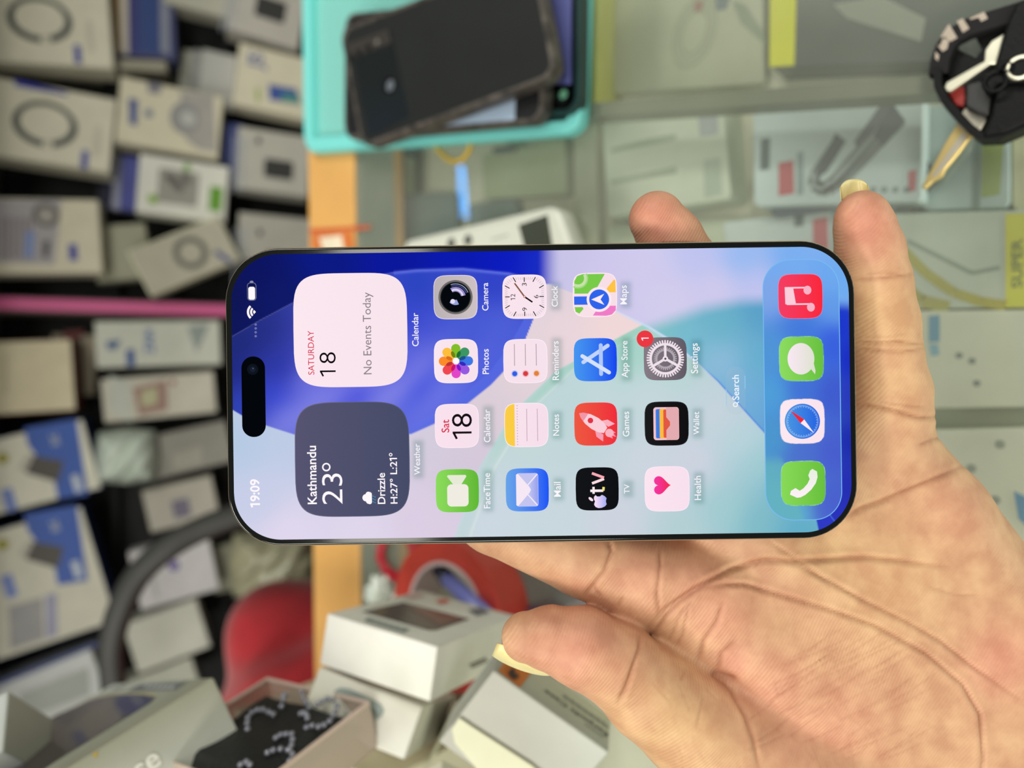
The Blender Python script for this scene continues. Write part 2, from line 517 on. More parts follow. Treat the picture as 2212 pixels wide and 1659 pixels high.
# --- wallpaper: colour field evaluated on a fine grid, in photograph pixels
def wall_colour(U, V):
    def sm(x, a, b_):
        t = np.clip((x - a) / (b_ - a), 0, 1); return t * t * (3 - 2 * t)
    def lay(base, colr, m):
        return base + (np.array(C(*colr)) - base) * m[..., None]
    K = np.zeros(U.shape + (3,))
    def fill(pts):      # inverse-distance blend of colour samples
        num = np.zeros(U.shape + (3,)); den = np.zeros(U.shape)
        for u, v, c in pts:
            w = 1.0 / (((U - u) ** 2 + (V - v) ** 2) / 6400 + 0.35) ** 1.6
            num += w[..., None] * np.array(C(*c)); den += w
        return num / den[..., None]
    # lilac and pink paper, lower left to centre
    K = fill([(520, 960, (182, 202, 228)), (560, 1080, (200, 206, 232)), (620, 1150, (226, 216, 238)), (640, 960, (190, 203, 230)), (780, 1150, (224, 215, 236)),
              (900, 1120, (220, 206, 228)), (920, 960, (212, 205, 222)), (1000, 1000, (212, 200, 218)), (1060, 880, (220, 206, 216)),
              (1130, 800, (226, 210, 216)), (1220, 700, (234, 214, 220)), (1320, 700, (242, 216, 216)), (1190, 640, (222, 208, 218))])
    # lavender to sky blue, upper right
    up = fill([(1230, 570, (200, 196, 232)), (1300, 600, (208, 200, 236)), (1400, 570, (210, 204, 238)), (1450, 640, (214, 206, 236)),
               (1500, 560, (190, 195, 240)), (1550, 620, (214, 204, 236)), (1600, 560, (140, 184, 242)), (1640, 620, (200, 198, 238)),
               (1700, 560, (110, 172, 240)), (1820, 600, (108, 170, 240))])
    xa = np.array([1100, 1180, 1290, 1400, 1455, 1550, 1650, 1730, 1850.])
    ya = np.array([580, 612, 652, 704, 738, 822, 932, 1030, 1190.])
    arc = np.interp(U, xa, ya)
    m_up = sm(arc - V, -1.5, 1.5)
    K = K + (up - K) * m_up[..., None]
    # teal blob right of the arc
    tb = np.interp(U, [1380, 1450, 1520, 1600, 1700, 1850], [715, 690, 665, 650, 648, 660.])
    soft = np.interp(U, [1380, 1500, 1650, 1850], [22, 24, 20, 16.])
    teal = fill([(1420, 720, (130, 196, 196)), (1480, 740, (118, 186, 208)), (1560, 700, (104, 178, 198)), (1640, 680, (88, 160, 200)), (1560, 780, (150, 192, 220)),
                 (1640, 780, (100, 176, 206)), (1640, 880, (110, 172, 216)), (1600, 850, (120, 178, 218)), (1700, 900, (90, 150, 215)),
                 (1800, 700, (16, 40, 205)), (1835, 780, (14, 28, 195)), (1835, 950, (20, 26, 170)), (1835, 860, (38, 48, 185)), (1830, 1050, (34, 40, 178)), (1800, 1120, (42, 48, 190))])
    m_t = sm((V - tb) / soft, -1, 1) * m_up
    K = K + (teal - K) * m_t[..., None]
    # pale green disc, below the arc
    xe = np.array([560, 700, 800, 890, 1010, 1150, 1200.])      # v
    ye = np.array([1640, 1390, 1203, 1108, 1035, 984, 975.])    # u of its left edge
    edge = np.interp(V, xe, ye)
    disc = fill([(1050, 1120, (205, 216, 226)), (1150, 950, (196, 216, 218)), (1250, 900, (190, 214, 216)), (1300, 850, (196, 216, 220)),
                 (1400, 850, (200, 216, 222)), (1400, 1000, (206, 214, 224)), (1200, 1130, (200, 216, 222)), (1330, 1130, (208, 212, 224)),
                 (1500, 1000, (210, 212, 226)), (1550, 900, (200, 212, 222)), (1600, 950, (186, 212, 220)), (1560, 1100, (160, 204, 208)), (1480, 1150, (180, 208, 212)),
                 (1640, 1130, (124, 186, 198)), (1640, 1000, (160, 204, 210)), (1720, 1150, (90, 170, 200)), (1700, 1050, (100, 178, 200)), (1420, 760, (168, 212, 200)), (1350, 760, (160, 210, 196))])
    m_d = sm(U - edge, -2, 2) * (1 - m_up)
    band = np.exp(-((U - edge - 16) / 16.0) ** 2) * (U > edge) * np.interp(V, [700, 900, 1000, 1160], [0.85, 0.55, 0.25, 0.25])
    disc = disc + (np.array(C(160, 208, 190)) - disc) * band[..., None]
    line = np.exp(-((U - edge - 34) / 3.0) ** 2) * np.interp(V, [700, 900, 1000], [0.1, 0.5, 0.5])
    disc = lay(disc, (220, 232, 226), line)
    K = K + (disc - K) * m_d[..., None]
    # bright thin rim of the arc
    rim = np.exp(-((V - arc - 2) / 3.2) ** 2) * sm(U, 1250, 1420) * (1 - sm(U, 1480, 1560))
    K = lay(K, (200, 220, 248), rim * 0.9)
    rim = np.exp(-((V - arc) / 3.0) ** 2) * sm(U, 1500, 1560)
    K = lay(K, (70, 130, 225), rim * 0.8)
    # deep blue corner below the arc's end
    cb = sm(U - np.interp(V, [1080, 1130, 1180], [1752, 1765, 1775]), -2, 2) * sm(V, 1085, 1100)
    K = lay(K, (46, 58, 196), cb * (1 - m_up))
    # the big blue disc, upper left
    lo = np.interp(U, [480, 503, 540, 640, 720, 800, 890, 960, 1010, 1060, 1100, 1130, 1150, 1165, 1180],
                   [868, 886, 908, 940, 952, 952, 937, 906, 872, 832, 790, 745, 695, 655, 612.])
    hi = np.interp(U, [480, 500, 560, 630, 740, 850, 900, 1000, 1100, 1180], [738, 727, 692, 655, 610, 588, 583, 580, 590, 612.])
    bl = fill([(510, 800, (24, 34, 118)), (540, 880, (40, 62, 178)), (600, 800, (38, 48, 158)), (600, 860, (38, 60, 214)), (620, 900, (110, 120, 226)), (680, 850, (108, 112, 224)),
               (760, 850, (52, 62, 218)), (830, 850, (118, 122, 226)), (790, 930, (110, 116, 230)), (900, 900, (84, 102, 224)), (900, 830, (56, 78, 222)), (960, 850, (92, 106, 226)),
               (900, 780, (100, 106, 222)), (880, 700, (52, 68, 206)), (900, 620, (40, 66, 190)), (1000, 720, (66, 88, 212)), (1080, 700, (80, 98, 216)),
               (1070, 770, (78, 96, 220)), (1060, 620, (44, 62, 196)), (1150, 620, (44, 62, 200)), (560, 720, (36, 46, 130)), (520, 740, (28, 38, 108))])
    m_b = sm(lo - V, -2.2, 2.2) * sm(V - hi, -2.6, 2.6) * (U < 1183)
    # curved bevel along its right rim
    dist = lo - V
    nrm = np.interp(U, [850, 960, 1060, 1150], [22, 26, 34, 60.])
    bev = sm(dist, nrm, nrm - 5) * sm(U, 860, 900)
    bl = lay(bl, (86, 106, 226), bev * 0.75)
    top = fill([(510, 640, (16, 22, 82)), (560, 590, (12, 20, 96)), (600, 640, (16, 26, 104)), (700, 560, (12, 26, 132)), (850, 560, (12, 24, 156)),
                (1000, 560, (10, 26, 176)), (1100, 560, (10, 24, 190)), (1160, 570, (26, 46, 196))])
    m_top = sm(hi - V, -4, 1) * (1 - sm(U, 1160, 1215))
    K = K + (top - K) * m_top[..., None]
    K = K + (bl - K) * m_b[..., None]
    for (u0, v0, u1, v1, w_, k_) in ((560, 960, 790, 800, 34, 0.5), (770, 930, 930, 770, 26, 0.45), (880, 930, 1010, 790, 30, 0.25), (640, 840, 700, 790, 30, 0.2)):
        L_ = math.hypot(u1 - u0, v1 - v0); dx_, dy_ = (u1 - u0) / L_, (v1 - v0) / L_
        q_ = (U - u0) * dx_ + (V - v0) * dy_; p_ = (U - u0) * dy_ - (V - v0) * dx_
        K = lay(K, (140, 140, 232), np.exp(-(p_ / w_) ** 2) * np.exp(-((q_ - L_ / 2) / (0.6 * L_)) ** 2) * k_ * m_b)
    tl = np.exp(-((V - hi - 2) / 3.4) ** 2) * (U > 850) * (U < 1178)
    K = lay(K, (92, 110, 226), tl * 0.8)
    # soft grey halo the captions carry on light wallpaper
    for u_, v_, hw_ in ((1052, 1060, 38), (1052, 920, 36), (901, 992, 34), (1204, 1057, 17), (1201, 918, 23), (1200, 779, 42), (1198, 640, 23), (1349, 637, 21), (1351, 776, 40), (1352, 916, 27), (1354, 1056, 11), (1502, 774, 33), (1504, 914, 25), (1507, 1054, 27)):
        hal = np.exp(-(np.abs((U - u_ - 3) / 13.0)) ** 3) * np.exp(-(np.maximum(np.abs(V - v_) - hw_, 0) / 9.0) ** 2)
        K = K * (1 - 0.36 * hal[..., None] * np.array([1.0, 0.72, 0.78]))
    return np.clip(K, 0, 1)

SI = 0.00192
def rr_half(y, hw, hh, r):
    if abs(y) <= hh - r: return hw
    q = abs(y) - (hh - r)
    return hw - r + math.sqrt(max(0, r * r - q * q))

def grid_field(name, hw, hh, r, cx, cy, nx, ny, layer, fn, parent, mt=M_SCREEN):
    t = np.linspace(-1, 1, ny + 1)
    t = np.sign(t) * (1 - (1 - np.abs(t)) ** 1.15)
    ys = t * hh
    X = np.zeros((ny + 1, nx + 1)); Y = np.zeros_like(X)
    for i, y in enumerate(ys):
        h = rr_half(y, hw, hh, r)
        X[i] = np.linspace(-h, h, nx + 1); Y[i] = y
    X += cx; Y += cy
    # local metres -> photograph pixels
    A = np.array([[CXA.dot(PRT), CXA.dot(-PDN)], [-CYA.dot(PRT), -CYA.dot(-PDN)]]) / S
    U = 1169.5 + A[0, 0] * X + A[0, 1] * Y
    V = 849.5 + A[1, 0] * X + A[1, 1] * Y
    K = fn(U, V).reshape(-1, 3)
    h = 1e-5 + 2e-5 * layer
    o3 = np.array(PF.o) + np.outer(X.ravel(), np.array(PF.ex)) + np.outer(Y.ravel(), np.array(PF.ey)) + np.array(PF.n) * h
    idx = np.arange((nx + 1) * (ny + 1)).reshape(ny + 1, nx + 1)
    F = np.stack([idx[:-1, :-1], idx[:-1, 1:], idx[1:, 1:], idx[1:, :-1]], -1).reshape(-1, 4)
    me = bpy.data.meshes.new(name)
    org = np.array(parent_world(parent))
    me.from_pydata((o3 - org).tolist(), [], F.tolist())
    a = me.attributes.new('Col', 'FLOAT_COLOR', 'POINT')
    c = np.ones((len(o3), 4), dtype=np.float32); c[:, :3] = K
    a.data.foreach_set('color', c.ravel())
    me.materials.append(mt)
    me.update()
    o = bpy.data.objects.new(name, me); COL.objects.link(o); o.parent = parent
    return o

screen = grid_field('screen', PW / 2 - SI, PL / 2 - SI, PR - SI, 0, 0, 270, 560, 0, wall_colour, phone)
screen['label'] = 'lit home screen with blue and lilac wallpaper'

def loc(u, v):
    return PF.px(u, v)

WHITE = C(255, 248, 252); PINKW = C(250, 230, 240)
def ui(name):
    return Art(PF)
def done(a, name):
    return a.build(name, M_SCREEN, screen)

ICON = 93 * S
def icon(name, u, v, top, bot=None, rim=None, w=ICON):
    a = Art(PF); x, y = loc(u, v)
    if rim is not None: a.squircle(x, y, w + 2.4 * S, rim, layer=1)
    a.squircle(x, y, w, top, bot, layer=2)
    return a, x, y
def caption(a, s, u, v, width, col=C(250, 246, 252)):
    x, y = loc(u, v)
    a.text(s, x, y, width * S, col, 3, bold=0.006)

def one(a, x, y, h, w, col, layer=3, flag=0.42):
    """the figure 1 with its flag: x is its stem, y its middle"""
    a.rect(x, y, w, h, col, layer)
    a.line((x, y + h / 2 - w * 0.45), (x - h * flag * 0.75, y + h / 2 - h * flag * 0.5), w, col, layer)

# --- status bar
a = Art(PF)
x, y = loc(548, 857)
isl = Art(PF); isl.rrect(x, y, 174 * S, 51 * S, 25 * S, C(3, 6, 10), 3, n=12)
xl, yl = loc(546, 798); isl.circle(xl, yl, 12 * S, C(14, 20, 30), 4); isl.circle(xl, yl, 6 * S, C(24, 30, 48), 5); isl.circle(xl + 2 * S, yl - 1 * S, 1.6 * S, C(70, 80, 110), 6)
done(isl, 'camera_cutout')
x, y = loc(551, 1066)
one(a, x - 23 * S, y, 21 * S, 4 * S, WHITE, 3); a.text('9:09', x + 7 * S, y, 48 * S, WHITE, 3, bold=0.02, height=21 * S)
done(a, 'clock_time')
bat = Art(PF)
x, y = loc(544, 630)
bat.rrect(x, y, 39 * S, 20 * S, 7 * S, C(120, 124, 150), 2); bat.rrect(x, y, 36.5 * S, 17.5 * S, 6 * S, C(14, 20, 80), 3)
bat.rrect(x - 3.6 * S, y, 28 * S, 14.5 * S, 4.5 * S, WHITE, 4); bat.circle(x + 21 * S, y, 2.6 * S, C(140, 144, 170), 2, ry=4 * S)
done(bat, 'battery_symbol')
wf = Art(PF)
x, y = loc(553, 674)
for r0, r1 in ((0, 6), (8.2, 12.5), (14.8, 19.5)):
    wf.ring(x, y, r0 * S, r1 * S, WHITE, 3, 42, 138, 16)
done(wf, 'wifi_symbol')
dt = Art(PF)
for k in range(4):
    x, y = loc(552.5, 701 + 8.4 * k); dt.circle(x, y, 2.7 * S, C(110, 114, 170), 3, n=14)
done(dt, 'signal_dots')

# --- widgets
a = Art(PF); x, y = loc(757, 713)
a.squircle(x, y, 246 * S, C(252, 232, 240), C(248, 228, 236), 2, n=40)
xx, yy = loc(672, 762); a.text('SATURDAY', xx, yy, 95 * S, C(214, 40, 76), 3)
xx, yy = loc(708, 785); one(a, xx - 17 * S, yy, 34 * S, 3.6 * S, C(8, 6, 10), 3); a.text('8', xx + 12 * S, yy, 24 * S, C(8, 6, 10), 3, bold=-0.012, height=35 * S)
xx, yy = loc(796, 720); a.text('No Events Today', xx, yy, 177 * S, C(140, 128, 136), 3)
caption(a, 'Calendar', 897, 712, 72)
done(a, 'calendar_widget')
a = Art(PF); x, y = loc(761, 992)
a.squircle(x, y, 248 * S, C(112, 108, 132), C(86, 90, 118), 1, n=40)
a.squircle(x, y, 245 * S, C(86, 84, 112), C(70, 76, 104), 2, n=40)
xx, yy = loc(674, 1026); a.text('Kathmandu', xx, yy, 126 * S, WHITE, 3, bold=0.014, height=20 * S)
xx, yy = loc(718, 1056); a.text('23', xx, yy, 66 * S, WHITE, 3, bold=-0.006, height=44 * S)
xx, yy = loc(705, 1009); a.ring(xx, yy, 6 * S, 9.2 * S, WHITE, 3, n=24)
xx, yy = loc(794, 1076)
for dx, dy, r in ((-6, -3, 6.5), (1, 3, 8), (8, -2, 6)): a.circle(xx + dx * S, yy + dy * S, r * S, WHITE, 3 + (dx > 0), n=20)
a.rrect(xx, yy - 5 * S, 26 * S, 9 * S, 4.4 * S, WHITE, 5)
for k in range(3):
    for j in range(2):
        a.line((xx + (-7 + 6 * k - 2 * j) * S, yy - (11 + 4 * j) * S), (xx + (-8.5 + 6 * k - 2 * j) * S, yy - (13.5 + 4 * j) * S), 1.8 * S, C(70, 150, 190), 3)
xx, yy = loc(824, 1055); a.text('Drizzle', xx, yy, 67 * S, WHITE, 3, bold=0.012, height=16.5 * S)
xx, yy = loc(851, 1088); a.text('H:27° L:2', xx, yy, 91 * S, WHITE, 3, bold=0.012, height=16 * S, left=True)
one(a, xx + 97.5 * S, yy, 16 * S, 2.8 * S, WHITE, 3); a.ring(xx + 106 * S, yy + 5.5 * S, 2 * S, 3.8 * S, WHITE, 3, n=16)
caption(a, 'Weather', 901, 992, 67)
done(a, 'weather_widget')

# --- app icons, first row
a, x, y = icon('camera', 984, 642, C(186, 178, 180), C(206, 194, 196), C(238, 222, 232))
a.circle(x, y, 37 * S, C(112, 106, 106), 3, 40); a.circle(x, y, 33 * S, C(30, 36, 36), 4, 40); a.circle(x, y, 31 * S, C(5, 8, 12), 5, 40)
for r0, r1, cc, l in ((12, 22, (150, 140, 200), 6), (14, 18, (224, 214, 240), 7), (24, 26, (70, 80, 150), 6), (28, 29.2, (180, 190, 220), 6)):
    a.ring(x, y, r0 * S, r1 * S, C(*cc), l, -80 if r0 < 20 else -70, 30 if r0 < 20 else 20, 20)
a.ring(x, y, 6 * S, 17 * S, C(150, 160, 220), 6, 130, 205, 16); a.circle(x - 9 * S, y + 6 * S, 5 * S, C(226, 222, 244), 7, 20)
caption(a, 'Camera', 1048, 641, 60); done(a, 'camera_app_icon')

a, x, y = icon('photos', 985, 780, PINKW, C(248, 226, 236), C(255, 240, 248))
pet = [(0, (252, 140, 40)), (1, (252, 190, 60)), (2, (130, 190, 40)), (3, (60, 150, 100)), (4, (60, 120, 230)), (5, (150, 90, 225)), (6, (226, 70, 200)), (7, (240, 70, 80))]
for k, cc in pet:
    an = math.radians(90 - 45 * k)
    a.rrect(x + 22 * S * math.cos(an), y + 22 * S * math.sin(an), 30 * S, 20 * S, 9.9 * S, C(*cc), 3 + (k % 2), rot=an, n=8)
ov = [(0.5, (220, 110, 30)), (1.5, (110, 130, 20)), (2.5, (30, 110, 50)), (3.5, (30, 80, 140)), (4.5, (50, 40, 190)), (5.5, (130, 20, 200)), (6.5, (200, 20, 110)), (7.5, (190, 50, 50))]
for k, cc in ov:
    an = math.radians(90 - 45 * k)
    a.circle(x + 15.5 * S * math.cos(an), y + 15.5 * S * math.sin(an), 7.4 * S, C(*cc), 6, 16, ry=4 * S, rot=an)
a.circle(x, y, 6.2 * S, WHITE, 7, 24)
caption(a, 'Photos', 1049, 781, 54); done(a, 'photos_app_icon')

a, x, y = icon('calendar', 987, 920, C(250, 226, 238), C(246, 224, 236), C(255, 238, 246))
a.text('Sat', x, y + 25 * S, 28 * S, C(220, 44, 80), 3, bold=0.01)
one(a, x - 14.5 * S, y - 11 * S, 41 * S, 4.6 * S, C(20, 14, 18), 3, 0.44); a.text('8', x + 12 * S, y - 11 * S, 29 * S, C(20, 14, 18), 3, bold=-0.008, height=43 * S)
caption(a, 'Calendar', 1052, 920, 71); done(a, 'calendar_app_icon')

a, x, y = icon('facetime', 988, 1060, C(140, 220, 92), C(96, 184, 52))
a.rrect(x - 10 * S, y - 1 * S, 48 * S, 46 * S, 9 * S, C(240, 236, 226), 3)
a.p([(x + 14 * S, y - 9 * S), (x + 31 * S, y - 20 * S), (x + 34 * S, y - 18 * S), (x + 34 * S, y + 20 * S), (x + 31 * S, y + 22 * S), (x + 14 * S, y + 9 * S)], C(232, 234, 216), 4)
caption(a, 'FaceTime', 1052, 1060, 76); done(a, 'video_call_app_icon')

# --- second row
a, x, y = icon('clock', 1133, 641, C(250, 228, 238), C(248, 228, 238), C(255, 240, 248))
for k in range(60):
    an = math.radians(6 * k); big = k % 5 == 0
    q = max(abs(math.cos(an)), abs(math.sin(an)))
    ro = min(42 / q, 50); ri = ro - (10 if big else 5.5) / max(q, 0.8)
    a.line((x + ri * S * math.sin(an), y + ri * S * math.cos(an)), (x + ro * S * math.sin(an), y + ro * S * math.cos(an)),
           (2.0 if big else 1.2) * S, C(40, 34, 40) if big else C(206, 190, 200), 3)
for s_, dx, dy, w in (('12', 0, 25, 12), ('3', 26.5, 0, 6.5), ('6', 0, -25, 7), ('9', -27, 0, 7)):
    if s_ == '12':
        one(a, x - 4 * S, y + 25 * S, 10 * S, 1.4 * S, C(30, 26, 30), 3); a.text('2', x + 3 * S, y + 25 * S, 6.4 * S, C(30, 26, 30), 3, height=10 * S)
    else:
        a.text(s_, x + dx * S, y + dy * S, w * S, C(30, 26, 30), 3, height=10 * S)
a.line((x, y), (x + 29 * S, y + 21 * S), 3.0 * S, C(18, 10, 12), 4); a.line((x, y), (x + 30 * S, y + 22.5 * S), 1 * S, C(200, 120, 80), 5)
a.line((x, y), (x - 12 * S, y - 17 * S), 3.4 * S, C(18, 10, 12), 4); a.circle(x, y, 2.7 * S, C(190, 110, 80), 6, 16); a.circle(x, y, 1.2 * S, WHITE, 7, 12)
caption(a, 'Clock', 1198, 640, 45); done(a, 'clock_app_icon')

a, x, y = icon('reminders', 1135, 780, C(248, 226, 236), C(246, 226, 236), C(255, 240, 248))
for k, (cc, hc) in enumerate((((52, 92, 230), (190, 200, 240)), ((216, 60, 66), (240, 186, 196)), ((226, 130, 60), (244, 206, 190)))):
    yy = y + (23.5 - 23.5 * k) * S
    a.circle(x - 27 * S, yy, 7.6 * S, C(*hc), 3, 24); a.circle(x - 27 * S, yy, 5.4 * S, C(*cc), 4, 24)
    a.line((x - 10 * S, yy), (x + 37 * S, yy), 1.5 * S, C(168, 150, 160), 3)
caption(a, 'Reminders', 1200, 779, 84); done(a, 'reminders_app_icon')

a, x, y = icon('notes', 1137, 918, C(250, 228, 238), C(246, 222, 234), C(255, 240, 248))
a.squircle(x, y, ICON, C(252, 206, 70), C(246, 196, 50), 3, n=22, clip=(0.5, 1.1))
for k in range(15): a.circle(x + (-42 + 6 * k) * S, y + 19.5 * S, 1.0 * S, C(170, 140, 150), 4, 8)
for dy in (-1, -24): a.line((x - 35 * S, y + dy * S), (x + 35 * S, y + dy * S), 1.4 * S, C(190, 166, 178), 3)
caption(a, 'Notes', 1201, 918, 46); done(a, 'notes_app_icon')

a, x, y = icon('mail', 1139, 1058, C(104, 164, 234), C(28, 84, 246))
a.rrect(x, y, 72 * S, 48 * S, 6 * S, C(196, 196, 240), 3)
a.p([(x - 33 * S, y - 23 * S), (x + 33 * S, y - 23 * S), (x + 2 * S, y + 1 * S), (x - 2 * S, y + 1 * S)], [C(150, 160, 236), C(150, 160, 236), C(200, 204, 244), C(200, 204, 244)], 4)
for s_ in (-1, 1): a.line((x + s_ * 34 * S, y - 22 * S), (x + s_ * 8 * S, y + 1 * S), 1.6 * S, WHITE, 5)
a.p([(x - 33 * S, y + 24 * S), (x - 35 * S, y + 20 * S), (x - 6 * S, y - 5 * S), (x, y - 8 * S), (x + 6 * S, y - 5 * S), (x + 35 * S, y + 20 * S), (x + 33 * S, y + 24 * S)], C(246, 232, 244), 6)
caption(a, 'Mail', 1204, 1057, 32); done(a, 'mail_app_icon')

# --- third row
a, x, y = icon('maps', 1285, 637, C(250, 226, 234), C(248, 222, 230), C(255, 240, 246))
g = C(120, 204, 74)
a.p([(x + 3 * S, y + 44 * S), (x + 30 * S, y + 44 * S), (x + 41 * S, y + 38 * S), (x + 45 * S, y + 26 * S), (x + 45 * S, y - 22 * S), (x + 14 * S, y - 4 * S), (x + 3 * S, y - 4 * S)], g, 3)
a.ring(x + 36 * S, y + 36 * S, 13 * S, 19 * S, C(200, 226, 170), 4, 150, 300, 24); a.ring(x + 36 * S, y + 36 * S, 19 * S, 22 * S, C(160, 216, 130), 4, 150, 300, 24)
a.p([(x - 21 * S, y + 45 * S), (x - 3 * S, y + 45 * S), (x - 3 * S, y + 4 * S), (x - 21 * S, y + 4 * S)], C(50, 104, 238), 3)
a.p([(x - 26 * S, y + 44 * S), (x - 26 * S, y + 27 * S), (x - 30 * S, y + 25 * S), (x - 40 * S, y + 34 * S), (x - 36 * S, y + 42 * S)], g, 3)
a.p([(x - 44.5 * S, y + 5 * S), (x - 24 * S, y - 10 * S), (x - 24 * S, y - 45 * S), (x - 34 * S, y - 44.5 * S), (x - 43 * S, y - 36 * S), (x - 45.5 * S, y - 24 * S)], C(240, 124, 200), 3)
a.p([(x + 5 * S, y - 45 * S), (x + 5 * S, y - 26 * S), (x + 14 * S, y - 26 * S), (x + 33 * S, y - 42 * S), (x + 30 * S, y - 44.5 * S)], C(254, 196, 66), 3)
a.circle(x - 10 * S, y - 9 * S, 27 * S, C(252, 232, 240), 5, 40); a.circle(x - 10 * S, y - 9 * S, 21.5 * S, C(46, 100, 236), 6, 40)
a.p([(x - 10 * S, y + 8 * S), (x + 2 * S, y - 20 * S), (x - 10 * S, y - 12 * S), (x - 22 * S, y - 20 * S)], C(252, 234, 246), 7)
caption(a, 'Maps', 1349, 637, 41); done(a, 'maps_app_icon')

a, x, y = icon('store', 1286, 777, C(70, 150, 240), C(22, 68, 240))
for p0, p1, cc, l in (((-5, 26), (30, -27), (196, 212, 250), 3), ((-31, -12), (31, -12), (176, 200, 250), 4), ((8, 28), (-28, -29), (214, 226, 250), 5)):
    a.line((x + p0[0] * S, y + p0[1] * S), (x + p1[0] * S, y + p1[1] * S), 8.4 * S, C(*cc), l, rnd=True)
caption(a, 'App Store', 1351, 776, 79); done(a, 'store_app_icon')

a, x, y = icon('games', 1287, 916, C(238, 88, 64), C(240, 44, 60))
def rot2(pts, an, sc=1.0):
    c, s_ = math.cos(an), math.sin(an)
    return [(x + (c * px - s_ * py) * S * sc, y + (s_ * px + c * py) * S * sc) for px, py in pts]
an = math.radians(-34)
a.p(rot2([(-10, -4), (-22, -16), (-23, -34), (-10, -26)], an), C(246, 160, 180), 3)
a.p(rot2([(10, -4), (22, -16), (23, -34), (10, -26)], an), C(250, 178, 192), 3)
a.p(rot2([(0, 43), (6, 36), (12, 20), (14, 2), (12, -14), (7, -25), (-7, -25), (-12, -14), (-14, 2), (-12, 20), (-6, 36)], an), C(250, 208, 218), 4)
a.p(rot2([(0, 43), (6, 36), (10, 26), (-10, 26), (-6, 36)], an), C(242, 150, 170), 5)
q = rot2([(0, 14)], an)[0]; a.circle(q[0], q[1], 6 * S, C(226, 50, 70), 6, 20)
q = rot2([(0, -35)], an)[0]; a.circle(q[0], q[1], 9 * S, C(250, 180, 194), 4, 20)
a.p(rot2([(-8, -37), (-6, -48), (-2, -43), (1, -52), (4, -43), (8, -46), (8, -36)], an), C(246, 150, 170), 3)
caption(a, 'Games', 1352, 916, 54); done(a, 'games_app_icon')

a, x, y = icon('tv', 1290, 1056, C(18, 20, 24), C(14, 16, 20))
ap = [(0, 7), (5, 9.5), (10, 9), (13.5, 6), (10.5, 2), (10.5, -3.5), (14, -8), (11, -14), (6.5, -18), (2, -16.5), (-2, -16.5), (-6.5, -18), (-11, -14), (-14, -7), (-14.5, 0), (-12, 6), (-7.5, 9), (-3.5, 8.5)]
apc = [mixc(C(250, 224, 246), C(160, 170, 246), (9 - q[1]) / 27) for q in ap]
a.p([(x + (q[0] - 27) * S, y - (2 - q[1]) * S) for q in ap], apc, 3)
a.circle(x - 22 * S, y + 14 * S, 6 * S, C(252, 226, 240), 3, 16, ry=3 * S, rot=math.radians(50))
a.rect(x - 4 * S, y + 1 * S, 5.4 * S, 28 * S, C(252, 236, 240), 3); a.rect(x - 3 * S, y + 8 * S, 15 * S, 5 * S, C(252, 236, 240), 4); a.line((x - 4 * S, y - 13 * S), (x + 4 * S, y - 14 * S), 5.2 * S, C(240, 226, 120), 4)
a.line((x + 12 * S, y + 11 * S), (x + 21.5 * S, y - 15 * S), 5.6 * S, C(252, 220, 226), 3); a.line((x + 34 * S, y + 11 * S), (x + 24 * S, y - 15 * S), 5.6 * S, C(250, 170, 180), 4)
caption(a, 'TV', 1354, 1056, 20); done(a, 'tv_app_icon')

# --- fourth row
a, x, y = icon('settings', 1437, 775, C(134, 124, 134), C(96, 90, 100))
gc = C(240, 226, 234)
a.ring(x, y, 29 * S, 34 * S, gc, 3, n=48)
for k in range(42):
    t = math.radians(360 / 42 * k); a.line((x + 33 * S * math.cos(t), y + 33 * S * math.sin(t)), (x + 39 * S * math.cos(t), y + 39 * S * math.sin(t)), 3.2 * S, gc, 4, rnd=True)
gl = C(176, 166, 174)
a.ring(x, y, 17 * S, 21.5 * S, gl, 3, n=40)
for k in range(32):
    t = math.radians(360 / 32 * k); a.line((x + 21 * S * math.cos(t), y + 21 * S * math.sin(t)), (x + 25 * S * math.cos(t), y + 25 * S * math.sin(t)), 2.2 * S, gl, 4)
for t in (0, 120, 240):
    t = math.radians(t); a.line((x, y), (x + 30 * S * math.cos(t), y + 30 * S * math.sin(t)), 5.4 * S, gc, 5)
a.circle(x, y, 6 * S, gc, 6, 20); a.circle(x, y, 2.4 * S, C(90, 84, 92), 7, 14)
xb, yb = loc(1393, 732); a.circle(xb, yb, 18 * S, C(236, 56, 66), 8, 36); one(a, xb + 1.5 * S, yb, 16 * S, 2.2 * S, C(255, 240, 245), 9)
caption(a, 'Settings', 1502, 774, 65); done(a, 'settings_app_icon')

a, x, y = icon('wallet', 1440, 915, C(26, 26, 28), C(16, 16, 18), C(40, 40, 42))
a.rrect(x, y + 1 * S, 71 * S, 55 * S, 6 * S, C(240, 196, 204), 3)
for k, (cc, w) in enumerate((((60, 124, 226), 63), ((250, 188, 66), 63), ((226, 88, 66), 61))):
    a.rrect(x, y + (16 - 8.2 * k) * S, w * S, 15 * S, 3 * S, C(*cc), 4 + k)
a.p([(x - 35.5 * S, y + 1 * S), (x - 14 * S, y + 1 * S), (x - 9 * S, y - 3 * S), (x - 4 * S, y - 7 * S), (x + 4 * S, y - 7 * S), (x + 9 * S, y - 3 * S), (x + 14 * S, y + 1 * S), (x + 35.5 * S, y + 1 * S),
     (x + 35.5 * S, y - 21 * S), (x + 30 * S, y - 26.5 * S), (x - 30 * S, y - 26.5 * S), (x - 35.5 * S, y - 21 * S)], C(228, 172, 176), 8)
a.p([(x - 14 * S, y + 1 * S), (x + 14 * S, y + 1 * S), (x + 9 * S, y - 3 * S), (x + 4 * S, y - 7 * S), (x - 4 * S, y - 7 * S), (x - 9 * S, y - 3 * S)], C(226, 88, 66), 9)
